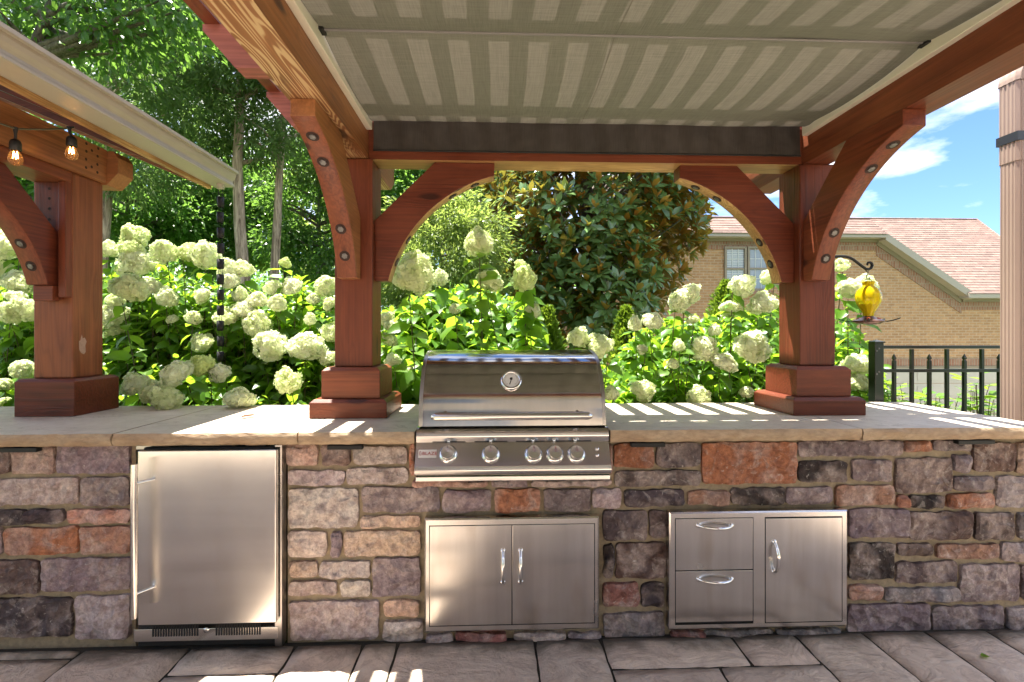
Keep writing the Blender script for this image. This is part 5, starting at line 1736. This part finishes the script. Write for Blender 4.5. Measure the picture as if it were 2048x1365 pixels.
# ---- leafy plants behind the fence
for i, (px, py, y, w, lab) in enumerate([(1795, 762, 1.35, 60, 'leafy green plant just right of the fence post'),
                                         (1880, 790, 1.5, 80, 'low leafy green plant at the middle of the fence'),
                                         (1955, 752, 1.35, 70, 'leafy green plant behind the fence beside the downspout')]):
    rg = np.random.default_rng(300 + i)
    c = at(px, py, y); t = thing('leafy_plant', lab, 'plant', (c.x, y, -.05), 'leafy plants behind the fence')
    stm = MB(); LP, LD, LN, LS = [], [], [], []
    for k in range(16):
        e = at(px + rg.uniform(-w / 2, w / 2), py + rg.uniform(-8, 60), y + rg.uniform(-.2, .25))
        b0 = Vector((c.x + rg.normal() * .07, y + rg.normal() * .07, -.05))
        stm.tube([b0, b0.lerp(e, .5) + Vector((0, 0, .05)), e], [.005, .004, .002], 5, False)
        for q in range(14):
            tt = 1 - .6 * q / 14; P = b0.lerp(e, tt); a = q * 2.4 + rg.uniform(0, 1)
            LP.append(P); LD.append((math.cos(a), math.sin(a), rg.uniform(-.1, .5))); LN.append((rg.normal() * .3, rg.normal() * .3, 1)); LS.append(rg.uniform(.07, .12))
    stm.build('stems', STEM, t)
    LP, LD, LN, LS = map(np.array, (LP, LD, LN, LS))
    near = np.argsort(LP[:, 1])[:30]; rest = np.setdiff1d(np.arange(len(LP)), near)
    V, Fc = leaf_mesh_arrays(LP[rest], LD[rest], LN[rest], LS[rest], T_MAG)
    tag(add_np('foliage', V, Fc, PLANT_LEAF, t, smooth=True), kind='stuff')
    if i == 0: PL_ME = np_mesh('leaf', T_MAG[0], T_MAG[1], PLANT_LEAF, smooth=True)
    leaf_objects(LP[near], LD[near], LN[near], LS[near], PL_ME, t)

# ---- magnolia
rg = np.random.default_rng(55)
MY = 6.6
mb0 = at(1195, 690, MY)
mag = thing('magnolia_tree', 'large glossy magnolia with rust-brown leaf undersides behind the grill', 'tree', (mb0.x, MY, float(ground_z(mb0.x, MY))))
mtr = [(mb0.x, MY, float(ground_z(mb0.x, MY))), (mb0.x - .05, MY, .6), (at(1190, 540, MY).x, MY, 2.4), (at(1170, 420, MY).x, MY, 3.6), (at(1165, 330, MY).x, MY, 4.6), (at(1170, 250, MY).x, MY, 5.6)]
MB().tube(mtr, [.15, .13, .12, .10, .07, .03], 10).build('trunk', GREY_BARK, mag)
ROS = []
zz_t = [690, 640, 580, 500, 430, 370, 300, 220]
xl_t = [1110, 1050, 995, 975, 970, 975, 1010, 1090]
xr_t = [1260, 1310, 1345, 1395, 1425, 1465, 1420, 1300]
while len(ROS) < 1700:
    py = rg.uniform(220, 700); l, r_ = np.interp(py, zz_t[::-1], xl_t[::-1]), np.interp(py, zz_t[::-1], xr_t[::-1])
    if rg.uniform(0, 500) > (r_ - l): continue
    f = rg.uniform(-1, 1); dpt = rg.uniform(-1, 1)
    rr = math.hypot(f, dpt)
    if rr > 1 or rr < .35 or (dpt > .4 and rg.uniform() < .75): continue
    lump = mnoise.noise(Vector((f * 2.2, dpt * 2.2, py / 90))) 
    if lump < -.36: continue
    hw = (r_ - l) / 2 * (MY + DIST) / F_PX
    c0 = at((l + r_) / 2, py, MY)
    k = 1 + .10 * lump
    p = Vector((c0.x + f * hw * k, MY + dpt * 1.7 * k, c0.z))
    ax = Vector((f * 1.0, dpt * 1.0, .75 + rg.normal() * .3)).normalized()
    ROS.append((p, ax))
lb = MB()
for k in range(70):
    p, ax = ROS[int(rg.integers(0, len(ROS)))]
    zb_ = max(.8, p.z - .8 - .4 * abs(p.x - mb0.x)); f = np.interp(zb_, [q[2] for q in mtr], range(len(mtr))); i0 = min(len(mtr) - 2, int(f))
    s = Vector(mtr[i0]).lerp(Vector(mtr[i0 + 1]), f - i0)
    MB().tube([s, s.lerp(p, .5) + Vector((0, 0, .15)), p], [.045, .028, .008], 6).build('limb', GREY_BARK, mag)
LP, LD, LN, LS, LY = [], [], [], [], []
for (p, ax) in ROS:
    nl = int(rg.integers(9, 15)); young = rg.uniform() < .17
    u = ax.orthogonal().normalized(); w = ax.cross(u); a0 = rg.uniform(0, 6)
    for q in range(nl):
        a = a0 + q * 2.4; el = rg.uniform(-.15, .75) if q < nl - 3 else rg.uniform(.8, 1.4)
        d = (u * math.cos(a) + w * math.sin(a)) * math.cos(el) + ax * math.sin(el)
        LP.append(p - ax * .02 * q / nl + d * .01); LD.append(d); LN.append(ax + Vector((0, 0, .25)) - d * .2 + Vector(rg.normal(size=3) * .18))
        LS.append(rg.uniform(.15, .25)); LY.append(1 if (young and q > nl - 5) else 0)
LP, LD, LN, LS, LY = map(np.array, (LP, LD, LN, LS, LY))
near = np.argsort(LP[:, 1] + .3 * np.abs(LP[:, 2] - 2.4))[:260]
near = near[LP[near, 2] > 1.0]
for yv in (0, 1):
    msk = np.ones(len(LP), bool); msk[near] = False; msk &= LY == yv
    V, Fc = leaf_mesh_arrays(LP[msk], LD[msk], LN[msk], LS[msk], T_MAG)
    tag(add_np('crown' if yv == 0 else 'young_foliage', V, Fc, MAG_NEW if yv else MAG_LEAF, mag, smooth=True), kind='stuff')
    me = np_mesh('leaf', T_MAG[0], T_MAG[1], MAG_NEW if yv else MAG_LEAF, smooth=True)
    nn_ = near[LY[near] == yv]
    leaf_objects(LP[nn_], LD[nn_], LN[nn_], LS[nn_], me, mag)

# ---- woodland trees
def gz(x, y): return float(ground_z(x, y)) - .05
def cedar(px, y, r, crown_px, crown_py, rad, label, seed, n=150, per=170, size=.13, top=8.5):
    rg = np.random.default_rng(seed)
    x = at(px, 500, y).x
    c = at(crown_px, crown_py, y)
    trunk = vtrunk(x, y, gz(x, y), top, (c.x - x, 0), 9, .03, rg)
    make_tree('cedar_tree', label, trunk, r, CEDAR_BARK, ellipsoid_clumps(c, rad, n, .28, .55, rg, zmin=2.6, shell=.25), per, size, CEDAR_LEAF, T_SPR, rg, 'cedars behind the pavilion', 10, up=.2, droop=.1)
cedar(492, 6.2, .125, 470, 110, (1.6, 1.2, 2.0), 'cedar with bare pale trunk left of the pergola post, left of a pair', 61, n=115)
cedar(534, 6.6, .10, 590, 120, (1.3, 1.3, 2.4), 'cedar with slimmer bare trunk, right of a pair beside the pergola post', 62, n=80)
cedar(190, 5.8, .12, 240, 90, (2.2, 1.5, 2.6), 'cedar rising behind the pavilion gutter at upper left', 63, n=130)
def broadleaf(name, px, py, y, rad, label, seed, n, per, size, mat, tpl=T_DIA, trunk_px=None, r=.1, group='woodland trees', droop=.15, up=.7, zmin=None, top=None, r0=.3, r1=.55, cat='tree', bark=GREY_BARK):
    rg = np.random.default_rng(seed)
    c = at(px, py, y); x = at(trunk_px, 500, y).x if trunk_px is not None else c.x
    trunk = vtrunk(x, y, gz(x, y), top or c.z + rad[2] * .55, (c.x - x, 0), 7, .05, rg)
    make_tree(name, label, trunk, r, bark, ellipsoid_clumps(c, rad, n, r0, r1, rg, zmin=zmin), per, size, mat, tpl, rg, group, 24, up=up, droop=droop, cat=cat)
broadleaf('broadleaf_tree', 150, -30, 3.6, (1.75, .8, .95), 'near broadleaf branches with large leaves at the top left corner', 71, 62, 70, .115, DARK_LEAF, T_HYD, -260, .14, droop=.5, zmin=3.9)
broadleaf('understory_tree', 260, 400, 8.6, (1.9, 1.0, 1.35), 'broadleaf tree just right of the pavilion post, behind the hydrangeas', 72, 85, 130, .12, OAK_LEAF, droop=.3)
broadleaf('understory_tree', 420, 430, 9.5, (1.7, 1.0, 1.6), 'shaded broadleaf tree behind the hanging rain chain', 73, 85, 130, .12, DARK_LEAF, droop=.3)
broadleaf('understory_tree', 640, 430, 8.2, (1.25, .9, 1.7), 'glossy dark-leaved tree just left of the left pergola post', 74, 85, 150, .10, DARK_LEAF, droop=.2)
broadleaf('understory_tree', 570, 440, 11.5, (2.2, 1.2, 1.8), 'pale broadleaf tree seen behind the pair of cedar trunks', 75, 85, 130, .13, OAK_LEAF2, droop=.3)
broadleaf('dogwood_tree', 890, 520, 5.2, (1.0, .8, 1.05), 'round pale green small tree seen under the left cross brace', 76, 130, 150, .085, OAK_LEAF2, T_NAR, droop=.6, r=.05, r0=.2, r1=.36)
broadleaf('broadleaf_tree', 830, 370, 8.5, (1.5, 1.0, 1.6), 'bright broadleaf tree just right of the left pergola post', 77, 120, 140, .11, OAK_LEAF, droop=.3)
broadleaf('cedar_tree', 960, 390, 9.8, (1.3, 1.1, 2.4), 'cedar between the small pale tree and the magnolia', 78, 130, 200, .13, CEDAR_LEAF, T_SPR, up=.2, droop=0, bark=CEDAR_BARK)
broadleaf('understory_tree', 60, 420, 7.0, (1.7, 1.0, 1.6), 'broadleaf tree at the far left seen under the pavilion roof', 79, 110, 130, .12, OAK_LEAF, droop=.3)
broadleaf('broadleaf_tree', 330, 120, 11.5, (2.6, 1.2, 2.4), 'tall broadleaf tree above the gutter, behind the cedars', 80, 90, 120, .13, OAK_LEAF, droop=.3)
# far woods, one mass
rg = np.random.default_rng(90)
n = 520
fx = rg.uniform(-34, 3.5, n); fy = rg.uniform(15, 24, n)
fh = 6.5 + 2.5 * np.sin(fx * .7) + rg.normal(size=n) * .8 - 3.5 * smooth(-3, 3, fx)
CPw = np.stack([fx, fy, rg.uniform(.0, 1, n) ** .8 * fh], -1)
P, D, Nr = crown_leaves(CPw, rg.uniform(.7, 1.3, n), 110, rg, center=np.array([-14, 28, 3]), up=.6)
V, Fc = leaf_mesh_arrays(P, D, Nr, rg.uniform(.16, .32, len(P)), T_DIA)
fw = add_np('far_woods', V, Fc, OAK_LEAF, None)
tag(fw, 'dense green woods far behind the cedars and hydrangeas', 'woods', kind='stuff')

# ---- fallen leaves
def fallen(name, pos, size, mat, label, rot):
    lf = np.array([(0, 0, 0), (-.3, .3, .12), (0, .32, .03), (.28, .3, .16), (-.24, .66, .15), (0, .68, .05), (.22, .66, .1), (0, 1.0, .2)])
    me = np_mesh(name, lf, T_HYD[1], mat, smooth=True)
    o = link_mesh(name, me, None, Matrix.Translation(pos) @ Matrix.Rotation(rot, 4, 'Z') @ Matrix.Diagonal((size, size, size, 1)))
    tag(o, label, 'leaf')
fallen('fallen_leaf', (-1.255, .31, CT + .004), .08, DRY_LEAF, 'curled dry brown leaf lying on the countertop above the refrigerator', -1.2)
fallen('fallen_leaf', (2.02, -.19, .005), .045, HYD_LEAF, 'small green leaf lying on the paving at the lower right', 1.9)

# ================================================================== ADDED HOUSE BEHIND THE PATIO (unseen; gives the steel a warm reflection)
mh = thing('added_house', 'unseen cream house wall added across the patio for warm reflections', 'house', (0, -7.0, 0))
mhw = MB().box(-9, 9, -7.3, -6.9, -.1, 4.8).build('wall', simple('cream_bounce_wall', (.70, .63, .53), .8, var=.1, bumpy=.3, scale=12), mh)
for x0_, x1_, z0_, z1_ in ((-5.2, -3.4, .8, 2.3), (-2.0, .4, .02, 2.2), (1.8, 3.6, .8, 2.3), (5.0, 6.8, .8, 2.3), (-4.9, -3.7, 3.2, 4.4), (-1.4, -.2, 3.2, 4.4), (2.1, 3.3, 3.2, 4.4)):
    w = MB()
    for (xa, xb, za, zb2) in ((x0_, x1_, z1_ - .09, z1_), (x0_, x1_, z0_, z0_ + .09), (x0_, x0_ + .09, z0_ + .09, z1_ - .09), (x1_ - .09, x1_, z0_ + .09, z1_ - .09)):
        w.box(xa, xb, -6.92, -6.85, za, zb2)
    ww = w.build('window' if z0_ > .1 else 'patio_door', BLIND, mhw)
    MB().box(x0_ + .09, x1_ - .09, -6.905, -6.88, z0_ + .09, z1_ - .09).build('glass', GLASS, ww)
MB().box(-9.2, 9.2, -7.6, -6.3, 4.8, 4.95).build('soffit', TRIM_L, mh)
MB().prism([(-6.25, 4.952), (-6.25, 5.0), (-9.5, 7.2), (-9.5, 4.952)], -9.3, 9.3, 'x').build('roof', SHINGLE, mh)
